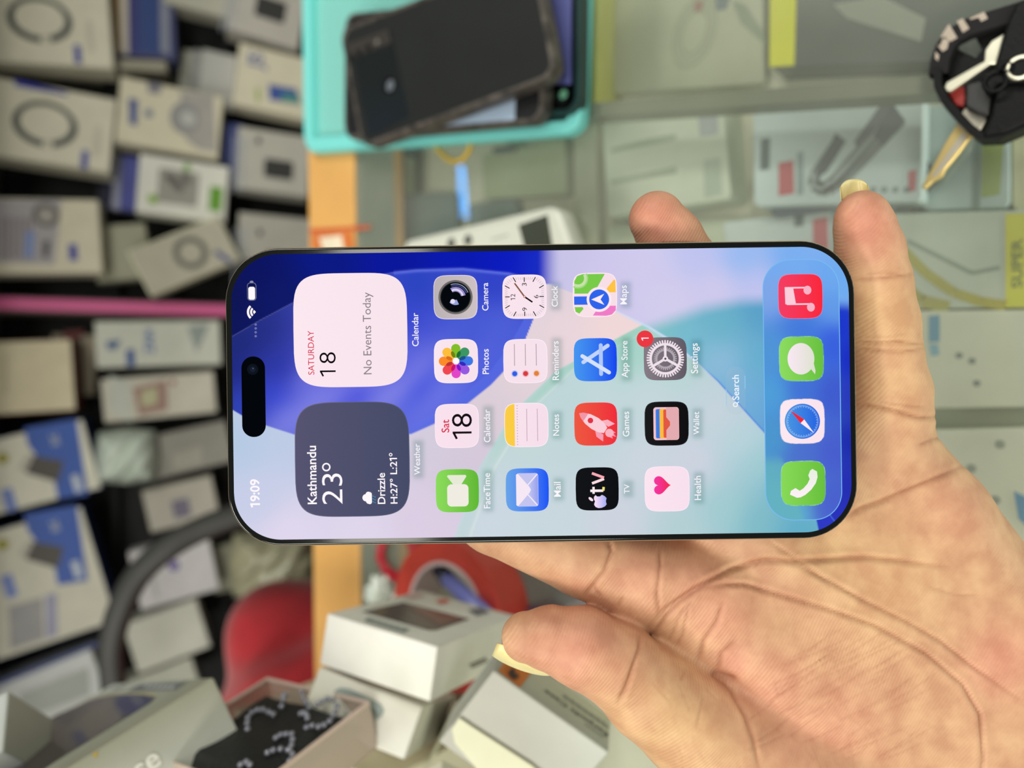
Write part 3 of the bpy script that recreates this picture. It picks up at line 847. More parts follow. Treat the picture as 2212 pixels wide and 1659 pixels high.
caption(a, 'Wallet', 1504, 914, 49); done(a, 'wallet_app_icon')

a, x, y = icon('health', 1441, 1056, C(252, 228, 240), C(248, 224, 238), C(255, 236, 246), w=95 * S)
hp = []
for k in range(40):
    t = 2 * math.pi * k / 40
    hp.append((x + (8 + 1.24 * 16 * math.sin(t) ** 3) * S, y + (13 + 1.28 * (13 * math.cos(t) - 5 * math.cos(2 * t) - 2 * math.cos(3 * t) - math.cos(4 * t))) * S))
a.p(hp, [mixc(C(244, 40, 60), C(244, 52, 160), min(1, max(0, (q[1] - y) / S / 32 + 0.25))) for q in hp], 3)
caption(a, 'Health', 1507, 1054, 52); done(a, 'health_app_icon')

# --- search pill, dock
pill = lambda U, V: wall_colour(U, V) * 0.86 + np.array(C(190, 205, 220)) * 0.12
x, y = loc(1589, 844)
o = grid_field('search_button', 52 * S, 21 * S, 20 * S, x, y, 60, 24, 1, pill, screen)
a = Art(PF)
a.text('Search', x + 7 * S, y, 54 * S, C(240, 246, 255), 3, bold=0.01)
a.ring(x - 30 * S, y + 1 * S, 3.4 * S, 5.4 * S, C(240, 246, 255), 3, n=20); a.line((x - 27.5 * S, y - 2.5 * S), (x - 24 * S, y - 6.5 * S), 2 * S, C(240, 246, 255), 3)
for sx in (-1, 1): a.line((x + 4 * S, y + sx * 20.5 * S), (x + (-32 if sx > 0 else 32) * S, y + sx * 20.5 * S), 1.4 * S, C(150, 206, 240), 3)
done(a, 'search_caption')
def dock_colour(U, V):
    def sm(x, a, b_):
        t = np.clip((x - a) / (b_ - a), 0, 1); return t * t * (3 - 2 * t)
    num = np.zeros(U.shape + (3,)); den = np.zeros(U.shape)
    for u, v, c in [(1660, 570, (116, 172, 240)), (1720, 580, (118, 172, 240)), (1800, 600, (110, 170, 240)), (1670, 630, (128, 166, 232)), (1800, 660, (100, 156, 232)),
                    (1668, 760, (80, 150, 214)), (1668, 850, (80, 160, 218)), (1668, 950, (76, 152, 206)), (1800, 740, (54, 92, 222)), (1730, 710, (66, 120, 220)), (1730, 840, (66, 112, 214)),
                    (1800, 850, (64, 90, 206)), (1800, 980, (72, 92, 206)), (1730, 980, (76, 110, 206)), (1680, 1080, (100, 176, 206)), (1720, 1110, (96, 176, 206)), (1800, 1080, (72, 94, 206)), (1790, 1100, (76, 96, 206))]:
        w = 1.0 / (((U - u) ** 2 + (V - v) ** 2) / 4900 + 0.3) ** 2
        num += w[..., None] * np.array(C(*c)); den += w
    K = num / den[..., None]
    m = sm(V, 975, 1010) * sm(1700 - U + (V - 1000) * 0.35, 0, 14)
    K = K + (np.array(C(100, 178, 190)) - K) * (m * 0.8)[..., None]
    return K
xd, yd = loc(1733, 842)
dock = grid_field('dock_panel', 281 * S, 82 * S, 60 * S, xd, yd, 180, 60, 1, dock_colour, screen)
a = Art(PF)
def rr_outline(a, cx, cy, hw, hh, r, w, col, layer, keep):
    L = rr_loop(hw, hh, r, 14)
    for i, (p, q) in enumerate(zip(L, L[1:] + L[:1])):
        if keep(p): a.line((cx + p[0], cy + p[1]), (cx + q[0], cy + q[1]), w, col, layer)
rr_outline(a, xd, yd, 281 * S, 82 * S, 60 * S, 1.8 * S, C(120, 186, 240), 2, lambda p: True)
done(a, 'dock_rim')

DI = 95 * S
a, x, y = icon('music', 1729, 640, C(244, 62, 100), C(250, 40, 58), C(250, 120, 150), w=DI)
mc = C(252, 206, 220)
a.p([(x - 17 * S, y + 33 * S), (x + 20 * S, y + 31 * S + 3 * S), (x + 20 * S, y + 31 * S), (x + 20 * S, y + 16 * S), (x - 17 * S, y + 10 * S)], mc, 3)
for sx, y0, cx_ in ((-17, 30, -24), (18.5, 32, 13)):
    a.line((x + sx * S, y + y0 * S), (x + sx * S, y - (22 if sx < 0 else 16) * S), 3.4 * S, mc, 4); a.circle(x + cx_ * S, y - (22 if sx < 0 else 15) * S, 9.5 * S, C(248, 180, 198), 5, 20, ry=8.5 * S)
done(a, 'music_app_icon')
a, x, y = icon('messages', 1731, 775, C(140, 220, 96), C(104, 192, 62), C(170, 236, 170), w=DI)
L = [(34 * math.cos(t), 29 * math.sin(t) + 1) for t in [2 * math.pi * k / 40 for k in range(40)]]
a.p([(x + q[0] * S, y + q[1] * S) for q in L], [mixc(C(222, 226, 208), C(250, 232, 244), (q[1] + 30) / 60) for q in L], 3)
a.p([(x - 22 * S, y - 20 * S), (x - 34 * S, y - 29 * S), (x - 26 * S, y - 30 * S), (x - 8 * S, y - 26 * S)], C(222, 226, 208), 3)
done(a, 'messages_app_icon')
a, x, y = icon('browser', 1733, 910, C(252, 232, 240), C(250, 228, 238), C(255, 244, 250), w=DI)
cp = [(38 * math.cos(t), 38 * math.sin(t)) for t in [2 * math.pi * k / 48 for k in range(48)]]
a.p([(x + q[0] * S, y + q[1] * S) for q in cp], [mixc(C(34, 96, 226), C(74, 150, 226), (q[1] + 38) / 76) for q in cp], 3)
for k in range(72):
    t = math.radians(5 * k); r0 = 30 if k % 2 else 32
    a.line((x + r0 * S * math.cos(t), y + r0 * S * math.sin(t)), (x + 35 * S * math.cos(t), y + 35 * S * math.sin(t)), 1.1 * S, C(170, 206, 246), 4)
t = math.radians(45); dx, dy = math.cos(t), math.sin(t)
a.p([(x + 24 * S, y + 26 * S), (x + 4 * S, y - 4 * S), (x - 4 * S, y + 4 * S)], C(236, 40, 60), 5)
a.p([(x - 26 * S, y - 25 * S), (x + 4 * S, y - 4 * S), (x - 4 * S, y + 4 * S)], C(252, 234, 244), 5)
done(a, 'browser_app_icon')
a, x, y = icon('phone', 1735, 1044, C(136, 218, 88), C(104, 192, 60), C(180, 240, 180), w=DI)
hp = [(x + q[0] * S, y + q[1] * S) for q in [(-31, 14), (-24, 29), (-16, 27), (-10, 17), (-16, 8), (-11, 0), (-1, -9), (9, -14), (17, -11), (27, -15), (31, -20), (25, -30), (13, -31), (0, -27), (-14, -17), (-25, -4), (-30, 6)]]
a.p(hp, [mixc(C(232, 240, 222), C(254, 240, 248), max(0, min(1, (x - q[0]) / S / 60 + 0.5))) for q in hp], 3)
done(a, 'phone_app_icon')
# ------------------------------------------------------------------ the hand: one continuous surface grown around a skeleton
# work space: camera axes in millimetres (x picture right, y picture down, z away from the camera)
def hp(u, v, d):
    return np.array([(u - UC) / FPX * d, (v - VC) / FPX * d, d])
def hw(pts):
    pts = np.asarray(pts) * 0.001
    return np.array(CAM) + np.outer(pts[:, 0], np.array(CXA)) - np.outer(pts[:, 1], np.array(CYA)) + np.outer(pts[:, 2], np.array(FW))

# chains of (u, v, radius px, distance mm)
CH_PALM = [
    [(1885, 968, 112, 216), (1990, 1125, 138, 219), (2110, 1320, 160, 222), (2290, 1600, 185, 226)],       # little-finger side of the palm
    [(1765, 1050, 105, 215), (1900, 1250, 135, 218), (2080, 1500, 160, 224), (2290, 1760, 180, 228)],
    [(1640, 1140, 112, 215), (1770, 1300, 128, 217), (2000, 1560, 160, 224), (2200, 1800, 180, 228)],
    [(1500, 1262, 112, 215), (1620, 1370, 118, 215), (1850, 1600, 150, 222), (2100, 1850, 180, 228)],
]
CH_FING = [
    [(1520, 1275, 108, 214), (1392, 1243, 104, 212), (1266, 1194, 95, 211), (1072, 1112, 84, 210), (950, 1040, 72, 209), (890, 1000, 60, 209)],       # index
    [(1640, 1140, 100, 214), (1450, 1020, 90, 211), (1300, 900, 82, 210), (1180, 780, 76, 209), (1120, 690, 60, 209)],                            # middle
    [(1765, 1050, 98, 214), (1650, 900, 88, 211), (1560, 740, 80, 210), (1482, 585, 76, 208), (1448, 520, 69, 206), (1419, 474, 60, 204)],         # ring
    [(1893, 968, 108, 215), (1914, 900, 90, 211), (1917, 845, 86, 209), (1912, 770, 74, 207), (1903, 700, 76, 206), (1893, 610, 70, 205), (1878, 540, 69, 204), (1867, 490, 61, 203), (1862, 468, 55, 203)],   # little
]
CH_THUMB = [
    [(1137, 1376, 54, 199), (1190, 1379, 68, 199), (1255, 1397, 84, 199), (1338, 1440, 89, 201), (1400, 1495, 99, 203), (1490, 1560, 113, 206), (1620, 1640, 138, 211), (1830, 1740, 180, 217), (2060, 1840, 210, 222)],
]
ELL = [  # swellings: u, v, distance, radii mm along (picture x, y, z), turn
    (1690, 1440, 213, 26, 17, 11, 0.55), (1830, 1490, 215, 30, 20, 12, 0.6), (1505, 1330, 212, 12, 15, 9, 0.3),
]
def chain_sdf(Pn, ch, k):
    out = None; Pn = Pn.astype(np.float32)
    for (a, b_) in zip(ch[:-1], ch[1:]):
        pa, pb = hp(a[0], a[1], a[3]).astype(np.float32), hp(b_[0], b_[1], b_[3]).astype(np.float32)
        ra, rb = a[2] * a[3] / FPX, b_[2] * b_[3] / FPX
        ba = pb - pa; L2 = ba @ ba
        w = Pn - pa
        t = np.clip((w @ ba) / L2, 0, 1)
        q = w - t[:, None] * ba
        d = np.sqrt((q * q).sum(1)) - (ra + (rb - ra) * t)
        out = d if out is None else smin(out, d, k)
    return out
def smin(a, b_, k):
    h = np.clip(0.5 + 0.5 * (b_ - a) / k, 0, 1)
    return b_ + (a - b_) * h - k * h * (1 - h)
def hand_sdf(Pn):
    palm = None
    for ch in CH_PALM:
        d = chain_sdf(Pn, ch, 2.0); palm = d if palm is None else smin(palm, d, 9.0)
    for u, v, dd, rx, ry, rz, an in ELL:
        c = hp(u, v, dd); w = Pn - c
        ca, sa = math.cos(an), math.sin(an)
        x = (w[:, 0] * ca + w[:, 1] * sa) / rx; y = (-w[:, 0] * sa + w[:, 1] * ca) / ry; z = w[:, 2] / rz
        r = np.sqrt(x * x + y * y + z * z)
        palm = smin(palm, (r - 1) * min(rx, ry, rz), 6.0)
    for ch in CH_FING:
        palm = smin(palm, chain_sdf(Pn, ch, 1.5), 4.5)
    return smin(palm, chain_sdf(Pn, CH_THUMB[0], 1.5), 3.0)

VOX = 0.6
lo = np.array([-45.0, -62.0, 186.0]); hi_ = np.array([152.0, 128.0, 252.0])
N = np.ceil((hi_ - lo) / (VOX * 4)).astype(int) * 4 + 1
NB = (N - 1) // 4
cc = [lo[i] + (np.arange(NB[i]) * 4 + 2) * VOX for i in range(3)]
g = np.stack(np.meshgrid(*cc, indexing='ij'), -1).reshape(-1, 3)
g0 = hand_sdf(g)
act = np.abs(g0) < VOX * 4 * 1.2
sgn = np.where(g0 < 0, -9.0, 9.0).astype(np.float32).reshape(NB)
G = np.full(N, 9.0, dtype=np.float32)
G[:-1, :-1, :-1] = np.repeat(np.repeat(np.repeat(sgn, 4, 0), 4, 1), 4, 2)
need = np.zeros(N, dtype=bool)
A3 = act.reshape(NB)
for dx in range(5):
    for dy in range(5):
        for dz in range(5):
            need[dx:dx + 4 * NB[0]:4, dy:dy + 4 * NB[1]:4, dz:dz + 4 * NB[2]:4] |= A3
ii = np.argwhere(need)
vals = np.empty(len(ii), dtype=np.float32)
for s0 in range(0, len(ii), 400000):
    vals[s0:s0 + 400000] = hand_sdf(lo + ii[s0:s0 + 400000] * VOX)
G[need] = vals
# close the volume where it leaves the box (the wrist, outside the picture)
G[0], G[-1], G[:, 0], G[:, -1], G[:, :, 0], G[:, :, -1] = 9, 9, 9, 9, 9, 9
# naive surface nets
ins = G < 0
c0 = [slice(0, -1), slice(1, None)]
cnt = np.zeros(np.array(N) - 1, dtype=np.int8)
for a_ in c0:
    for b_ in c0:
        for c_ in c0:
            cnt += ins[a_, b_, c_]
cell = (cnt > 0) & (cnt < 8)
cid = np.full(cell.shape, -1, dtype=np.int64)
cells = np.argwhere(cell)
cid[cell] = np.arange(len(cells))
acc = np.zeros((len(cells), 3)); num = np.zeros(len(cells))
corners = [(i, j, k) for i in (0, 1) for j in (0, 1) for k in (0, 1)]
for p in corners:
    for ax in range(3):
        if p[ax] == 0:
            q = list(p); q[ax] = 1
            A_ = G[cells[:, 0] + p[0], cells[:, 1] + p[1], cells[:, 2] + p[2]]
            B_ = G[cells[:, 0] + q[0], cells[:, 1] + q[1], cells[:, 2] + q[2]]
            cr = (A_ < 0) != (B_ < 0)
            t = np.where(cr, A_ / np.where(cr, A_ - B_, 1), 0)
            for i in range(3):
                acc[:, i] += cr * (p[i] + (t if i == ax else 0))
            num += cr
HV = lo + (cells + acc / num[:, None]) * VOX
HF = []
for ax in range(3):
    o1, o2 = (ax + 1) % 3, (ax + 2) % 3
    sl0 = [slice(None)] * 3; sl1 = [slice(None)] * 3
    sl0[ax] = slice(0, -1); sl1[ax] = slice(1, None)
    s = ins[tuple(sl0)] != ins[tuple(sl1)]
    e = np.argwhere(s)
    e = e[(e[:, o1] > 0) & (e[:, o2] > 0) & (e[:, o1] < N[o1] - 1) & (e[:, o2] < N[o2] - 1)]
    flip = ins[e[:, 0], e[:, 1], e[:, 2]]
    qs = []
    for d1, d2 in ((0, 0), (1, 0), (1, 1), (0, 1)):
        t = e.copy(); t[:, o1] -= d1; t[:, o2] -= d2
        qs.append(cid[t[:, 0], t[:, 1], t[:, 2]])
    Q = np.stack(qs, 1)
    Q[flip] = Q[flip][:, ::-1]
    HF.append(Q)
HF = np.concatenate(HF)[:, ::-1]
HF = HF[(HF >= 0).all(1)]
def grad(Pn, e=0.25):
    gx = np.zeros_like(Pn)
    for o_ in np.array([[1, -1, -1], [-1, -1, 1], [-1, 1, -1], [1, 1, 1]], float):
        gx += o_ * hand_sdf(Pn + o_ * e)[:, None]
    n_ = np.linalg.norm(gx, axis=1, keepdims=True)
    return gx / np.maximum(n_, 1e-9)
core = (HV[:, 0] < hi_[0] - 2) & (HV[:, 1] < hi_[1] - 2)
for _ in range(1):
    NN = grad(HV)
    dd = hand_sdf(HV)
    HV = HV - np.where(core, np.clip(dd, -0.6, 0.6), 0)[:, None] * NN
NN = grad(HV)
facing = np.clip(-NN[:, 2] * 1.6, 0, 1)

# skin folds, as grooves along lines given in photograph pixels
PU = UC + HV[:, 0] / HV[:, 2] * FPX; PV = VC + HV[:, 1] / HV[:, 2] * FPX
CREASE = [  # depth mm, half-width px, points
    (1.3, 9, [(2090, 1002), (2020, 1034), (1960, 1060), (1900, 1084), (1860, 1098), (1830, 1118)]),
    (1.3, 9, [(1402, 1352), (1440, 1312), (1500, 1270), (1580, 1228), (1650, 1211), (1720, 1212), (1800, 1207), (1870, 1204), (1950, 1212), (2050, 1226)]),
    (1.0, 8, [(1700, 1212), (1790, 1255), (1870, 1300), (1960, 1345), (2030, 1385), (2100, 1440), (2200, 1510)]),
    (1.2, 8, [(1530, 1268), (1570, 1262), (1612, 1263), (1700, 1290), (1800, 1320), (1890, 1352), (2000, 1412), (2080, 1480), (2118, 1545), (2124, 1640), (2110, 1720)]),
    (1.1, 8, [(1845, 872), (1890, 880), (1940, 890), (1985, 903), (2030, 900)]),
    (0.5, 6, [(1900, 868), (1950, 876), (2000, 880)]), (0.8, 7, [(2050, 938), (2010, 952), (1985, 962)]),
    (0.8, 6, [(1840, 607), (1890, 603), (1930, 597), (1975, 592)]), (0.5, 5, [(1870, 592), (1910, 587), (1945, 590)]),
    (0.8, 6, [(1845, 738), (1895, 742), (1940, 738), (2000, 744)]), (0.8, 6, [(1845, 752), (1900, 758), (1950, 760), (2000, 752)]), (0.4, 5, [(1850, 728), (1920, 727), (1960, 722)]),
    (1.0, 8, [(1313, 1160), (1320, 1190), (1306, 1232), (1280, 1266), (1262, 1284)]),
    (0.8, 7, [(1424, 1180), (1426, 1220), (1420, 1280), (1424, 1330)]),
    (1.1, 8, [(1384, 1358), (1380, 1400), (1366, 1440), (1350, 1490), (1334, 1520)]), (0.4, 6, [(1375, 1420), (1360, 1470), (1338, 1515)]),
    (0.9, 8, [(1408, 1372), (1440, 1330), (1470, 1300), (1520, 1265)]),
    (0.5, 6, [(1440, 1395), (1470, 1330), (1480, 1310)]), (0.5, 6, [(1460, 1400), (1475, 1370), (1490, 1300)]),
    (0.9, 9, [(1508, 1430), (1520, 1385), (1548, 1345), (1562, 1300)]), (0.7, 8, [(1548, 1450), (1560, 1410), (1590, 1385)]),
    (1.6, 13, [(1535, 1452), (1565, 1462), (1590, 1470)]),
    (0.9, 9, [(1545, 1462), (1580, 1492), (1610, 1545), (1628, 1600), (1640, 1660)]),
    (0.5, 6, [(1485, 1440), (1470, 1470)]), (0.4, 5, [(1520, 1500), (1505, 1570)]),
    (0.7, 7, [(1660, 1170), (1730, 1215), (1790, 1258)]), (0.4, 6, [(2000, 1265), (2060, 1285), (2120, 1288)]),
    (0.6, 6, [(1280, 1265), (1300, 1290)]), (0.5, 6, [(1335, 1310), (1345, 1290)]),
]
r2 = random.Random(3)
for k in range(46):     # fine cross-wrinkles on the ball of the thumb
    u0 = 1600 + r2.random() * 330; v0 = 1420 + r2.random() * 230
    L = 60 + r2.random() * 110; an = math.radians(-30 + r2.uniform(-8, 8))
    CREASE.append((0.34, 4.2, [(u0, v0), (u0 + L * 0.5 * math.cos(an), v0 + L * 0.5 * math.sin(an) + 4), (u0 + L * math.cos(an), v0 + L * math.sin(an))]))
for k in range(14):
    u0 = 1380 + r2.random() * 500; v0 = 1400 + r2.random() * 250
    an = math.radians(60 + r2.uniform(-25, 25)); L = 40 + r2.random() * 60
    CREASE.append((0.2, 4, [(u0, v0), (u0 + L * math.cos(an), v0 + L * math.sin(an))]))
depth = np.zeros(len(HV)); pig = np.zeros(len(HV))
for dep, wd_, pts in CREASE:
    best = np.full(len(HV), 1e9); fade = np.ones(len(HV))
    n_seg = len(pts) - 1
    for i in range(n_seg):
        a_ = np.array(pts[i], float); b_ = np.array(pts[i + 1], float); ba = b_ - a_
        tt = ((PU - a_[0]) * ba[0] + (PV - a_[1]) * ba[1]) / (ba @ ba)
        t = np.clip(tt, 0, 1)
        dd = np.hypot(PU - a_[0] - t * ba[0], PV - a_[1] - t * ba[1])
        s = (i + t) / n_seg
        m = dd < best
        best = np.where(m, dd, best)
        fade = np.where(m, np.clip(np.minimum(s, 1 - s) * 5 + 0.25, 0, 1), fade)
    wd_ = wd_ * 0.66
    prof = np.exp(-(best / wd_) ** 2) * fade
    lip = np.exp(-((best - 2.1 * wd_) / (1.2 * wd_)) ** 2) * fade
    depth = depth + dep * 0.55 * prof - dep * 0.14 * lip
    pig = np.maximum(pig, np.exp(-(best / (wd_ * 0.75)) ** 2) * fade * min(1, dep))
depth = np.clip(depth, -0.3, 0.95)
HV = HV - NN * (depth * facing)[:, None]
# flesh pressed flat where the phone's back rests on it
X_ = (PU - 1169.5) * PD * 1000 / FPX; Y_ = (PV - 849.5) * PD * 1000 / FPX
qx = HV[:, 0] - (1169.5 - UC) / FPX * PD * 1000; qy = HV[:, 1] - (849.5 - VC) / FPX * PD * 1000
lx = qx * math.cos(PHI) - qy * math.sin(PHI); ly = qx * math.sin(PHI) + qy * math.cos(PHI)
under = (np.abs(lx) < PL * 500 + 0.5) & (np.abs(ly) < PW * 500 + 0.5)
zmin = (PD + PT) * 1000 + 0.25
HV[:, 2] = np.where(under & (HV[:, 2] < zmin) & (HV[:, 2] > 150), zmin, HV[:, 2])

# skin tones that belong to the skin itself: flushed finger pads, paler middles
base = np.array(C(200, 157, 124)); pink = np.array(C(204, 141, 120)); pale = np.array(C(208, 170, 126))
def blob(lst):
    m = np.zeros(len(HV))
    for u, v, r, w in lst:
        m = np.maximum(m, w * np.exp(-((PU - u) ** 2 + (PV - v) ** 2) / (2 * r * r)))
    return m[:, None]
colr = np.tile(base, (len(HV), 1))
mp = blob([(1870, 480, 70, .95), (1425, 480, 80, 1), (1250, 1400, 90, .85), (2160, 1430, 60, .8), (1640, 1500, 70, .6), (1560, 1330, 60, .6), (1390, 1230, 60, .6), (1800, 1560, 90, .5), (1720, 1600, 60, .6), (1580, 1440, 40, .8), (1700, 1470, 60, .5), (2060, 1100, 60, .35), (1480, 1240, 60, .6)])
colr = colr * (1 - mp) + pink * mp
my = blob([(1900, 690, 70, .8), (1910, 830, 60, .6), (1450, 1600, 90, .7), (1900, 1260, 90, .5), (1800, 1180, 70, .6), (1350, 1540, 70, .5)])
colr = colr * (1 - my) + pale * my
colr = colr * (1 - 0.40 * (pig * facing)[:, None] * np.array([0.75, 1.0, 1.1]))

HWORLD = hw(HV)
horg = Vector(HWORLD.mean(0)); horg.z = HWORLD[:, 2].min()
me = bpy.data.meshes.new('hand')
me.from_pydata((HWORLD - np.array(horg)).tolist(), [], HF.tolist())
at = me.attributes.new('Col', 'FLOAT_COLOR', 'POINT')
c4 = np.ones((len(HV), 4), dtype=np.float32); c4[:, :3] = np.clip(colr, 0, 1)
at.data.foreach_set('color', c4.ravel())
me.polygons.foreach_set('use_smooth', [True] * len(me.polygons))

m, nt, bs = nmat('skin')
a_ = nt.nodes.new('ShaderNodeAttribute'); a_.attribute_name = 'Col'
tc = nt.nodes.new('ShaderNodeTexCoord')
n1 = nt.nodes.new('ShaderNodeTexNoise'); n1.inputs['Scale'].default_value = 140; n1.inputs['Detail'].default_value = 5
nt.links.new(tc.outputs['Object'], n1.inputs['Vector'])
rmp = nt.nodes.new('ShaderNodeValToRGB')
rmp.color_ramp.elements[0].position = 0.35; rmp.color_ramp.elements[0].color = (0.86, 0.76, 0.73, 1)
rmp.color_ramp.elements[1].position = 0.68; rmp.color_ramp.elements[1].color = (1.08, 1.10, 1.06, 1)
nt.links.new(n1.outputs[0], rmp.inputs[0])
mu = nt.nodes.new('ShaderNodeMix'); mu.data_type = 'RGBA'; mu.blend_type = 'MULTIPLY'; mu.inputs[0].default_value = 1.0
nt.links.new(a_.outputs['Color'], mu.inputs[6]); nt.links.new(rmp.outputs[0], mu.inputs[7])
nt.links.new(mu.outputs[2], bs.inputs['Base Color'])
bs.inputs['Roughness'].default_value = 0.52
bs.inputs['Specular IOR Level'].default_value = 0.35
bs.inputs['Subsurface Weight'].default_value = 0.0
bs.inputs['Subsurface Radius'].default_value = (1.0, 0.4, 0.25)
bs.inputs['Subsurface Scale'].default_value = 0.002
wv = nt.nodes.new('ShaderNodeTexWave'); wv.wave_type = 'BANDS'; wv.bands_direction = 'DIAGONAL'
wv.inputs['Scale'].default_value = 430; wv.inputs['Distortion'].default_value = 60; wv.inputs['Detail'].default_value = 1.0; wv.inputs['Detail Scale'].default_value = 0.045
nt.links.new(tc.outputs['Object'], wv.inputs['Vector'])
bp = nt.nodes.new('ShaderNodeBump'); bp.inputs['Strength'].default_value = 0.4; bp.inputs['Distance'].default_value = 0.00012
nt.links.new(wv.outputs['Fac'], bp.inputs['Height'])
n2 = nt.nodes.new('ShaderNodeTexNoise'); n2.inputs['Scale'].default_value = 900; n2.inputs['Detail'].default_value = 3
nt.links.new(tc.outputs['Object'], n2.inputs['Vector'])
bp2 = nt.nodes.new('ShaderNodeBump'); bp2.inputs['Strength'].default_value = 0.25; bp2.inputs['Distance'].default_value = 0.0002
nt.links.new(n2.outputs[0], bp2.inputs['Height']); nt.links.new(bp.outputs[0], bp2.inputs['Normal'])
nt.links.new(bp2.outputs[0], bs.inputs['Normal'])
me.materials.append(m)
me.update()
hand = bpy.data.objects.new('hand', me)
hand.location = horg
COL.objects.link(hand)
tag(hand, 'open left hand, palm up, thumb out, carrying the unlocked smartphone', 'hand')

M_NAIL = mat('finger_nail', C(226, 212, 152), 0.3, 0, 0.5, noise=0.06, nscale=300)
def plate(name, fn, ns=16, nt_=10, thick=0.35):
    top = np.array([[fn(i / ns, j / nt_) for j in range(nt_ + 1)] for i in range(ns + 1)])
    bot = top + np.array([0, 0, thick])
    vs = np.concatenate([top.reshape(-1, 3), bot.reshape(-1, 3)])
    w = hw(vs); K = (ns + 1) * (nt_ + 1)
    I = lambda i, j: i * (nt_ + 1) + j
    fs = []
    for i in range(ns):
        for j in range(nt_):
            fs.append((I(i, j), I(i, j + 1), I(i + 1, j + 1), I(i + 1, j)))
            fs.append((K + I(i, j), K + I(i + 1, j), K + I(i + 1, j + 1), K + I(i, j + 1)))
    for i in range(ns):
        for j in (0, nt_): fs.append((I(i, j), I(i + 1, j), K + I(i + 1, j), K + I(i, j)))
    for j in range(nt_):
        for i in (0, ns): fs.append((I(i, j), I(i, j + 1), K + I(i, j + 1), K + I(i, j)))
    b = MB(); b.mesh([Vector(p) for p in w], fs)
    o = b.build(name, M_NAIL, hand, smooth=True)
    return o
def little_nail(s, t):      # s across, t along the finger
    x = 2 * s - 1
    tipv = 387 + 17 * abs(x) ** 3.2
    v = tipv + (462 - tipv) * t
    u = 1846 + x * (31 + 3 * t) + t * 9
    return hp(u, v, 203.5 + 2.6 - 2.6 * x * x + 1.5 * t)
plate('finger_nail', little_nail)
def thumb_nail(s, t):       # s along the thumb from its tip, t around towards its back
    u0, v0 = 1068 + 150 * s, 1404 + 64 * s
    wv_ = math.sin(math.pi * min(1, s * 1.05 + 0.12)) ** 0.6
    an = -0.7 + t * 2.2
    off = 25 * math.sin(an) * (wv_ if an > 0 else 1)
    u = u0 - 0.38 * off + 8 * math.sin(math.pi * s) ; v = v0 + 0.92 * off - 4 * math.sin(math.pi * s)
    return hp(u, v, 196.8 + 8.0 * (1 - math.cos(max(an, 0))) + 2 * t)
plate('finger_nail', thumb_nail, 20, 12)
# ------------------------------------------------------------------ packages on the rack (placed on the slope, sizes from the picture scale)
def card_box(fr, x0, x1, y0, y1, t, col, name, label, cat='box', group=None, side=None, rim=0.0012, m=None):
    """carton whose front lies on fr (outward = fr.n); chamfered edges and a tuck-flap seam on top"""
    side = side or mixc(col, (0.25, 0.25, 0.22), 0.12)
    b = MB(); r = rim
    L = lambda g, h: [fr.at(x0 + g, y0 + g, h), fr.at(x1 - g, y0 + g, h), fr.at(x1 - g, y1 - g, h), fr.at(x0 + g, y1 - g, h)]
    b.loops([L(r, -t), L(0, -t + r), L(0, -r), L(r, 0)], side, True, False)
    b.poly(L(r, 0), col)
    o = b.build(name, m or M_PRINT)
    tag(o, label, cat, group)
    yf = y1 + 0.0002                       # tuck flap on its upper side
    f = MB(); f.loops([[fr.at(x0 + 2 * r, yf - 0.001, -t * 0.75), fr.at(x1 - 2 * r, yf - 0.001, -t * 0.75), fr.at(x1 - 2 * r, yf - 0.001, -r), fr.at(x0 + 2 * r, yf - 0.001, -r)],
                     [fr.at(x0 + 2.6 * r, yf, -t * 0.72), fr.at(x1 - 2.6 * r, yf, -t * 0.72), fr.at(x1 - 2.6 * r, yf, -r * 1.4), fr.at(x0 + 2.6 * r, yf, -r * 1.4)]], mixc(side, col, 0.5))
    f.build('tuck_flap', m or M_PRINT, o)
    return o

def rbx(name, label, c, w, h, rot=0.0, off=0.0, t=0.03, col=C(196, 192, 172), art=None, group=None, side=None, yaw=0.0, tilt=0.0):
    """c: picture pixel of the front's middle; w, h: its size in picture pixels across / up the slope"""
    org = onrack(c[0], c[1], off)
    d = (org - CAM).dot(FW); s = d / FPX
    ex = RX * math.cos(rot) + RU * math.sin(rot); ey = RU * math.cos(rot) - RX * math.sin(rot)
    if yaw: 
        q = Matrix.Rotation(yaw, 3, RU); ex = q @ ex; ey = q @ ey
    if tilt:
        q = Matrix.Rotation(tilt, 3, RX); ex = q @ ex; ey = q @ ey
    fr = Frame(org, ex, ey)
    o = card_box(fr, -w * s / 2, w * s / 2, -h * s / 2, h * s / 2, t, col, name, label, 'box', group, side)
    if art:
        a = Art(fr, dz=1e-4, base=1e-4); art(a, s); a.build('printed_front', M_PRINT, o)
    return o, fr, s
def stack_behind(n, c, w, h, name, label, group, off=0.0, t=0.016, du=-11, cols=None, rot=0.0):
    for k in range(n):
        cc_ = cols[k % len(cols)] if cols else C(170, 170, 165)
        rbx(name, label % ('first', 'second', 'third', 'fourth')[k], (c[0] + du * (k + 1), c[1]), w, h, rot, off - (t + 0.001) * (k + 1), t, cc_, group=group)

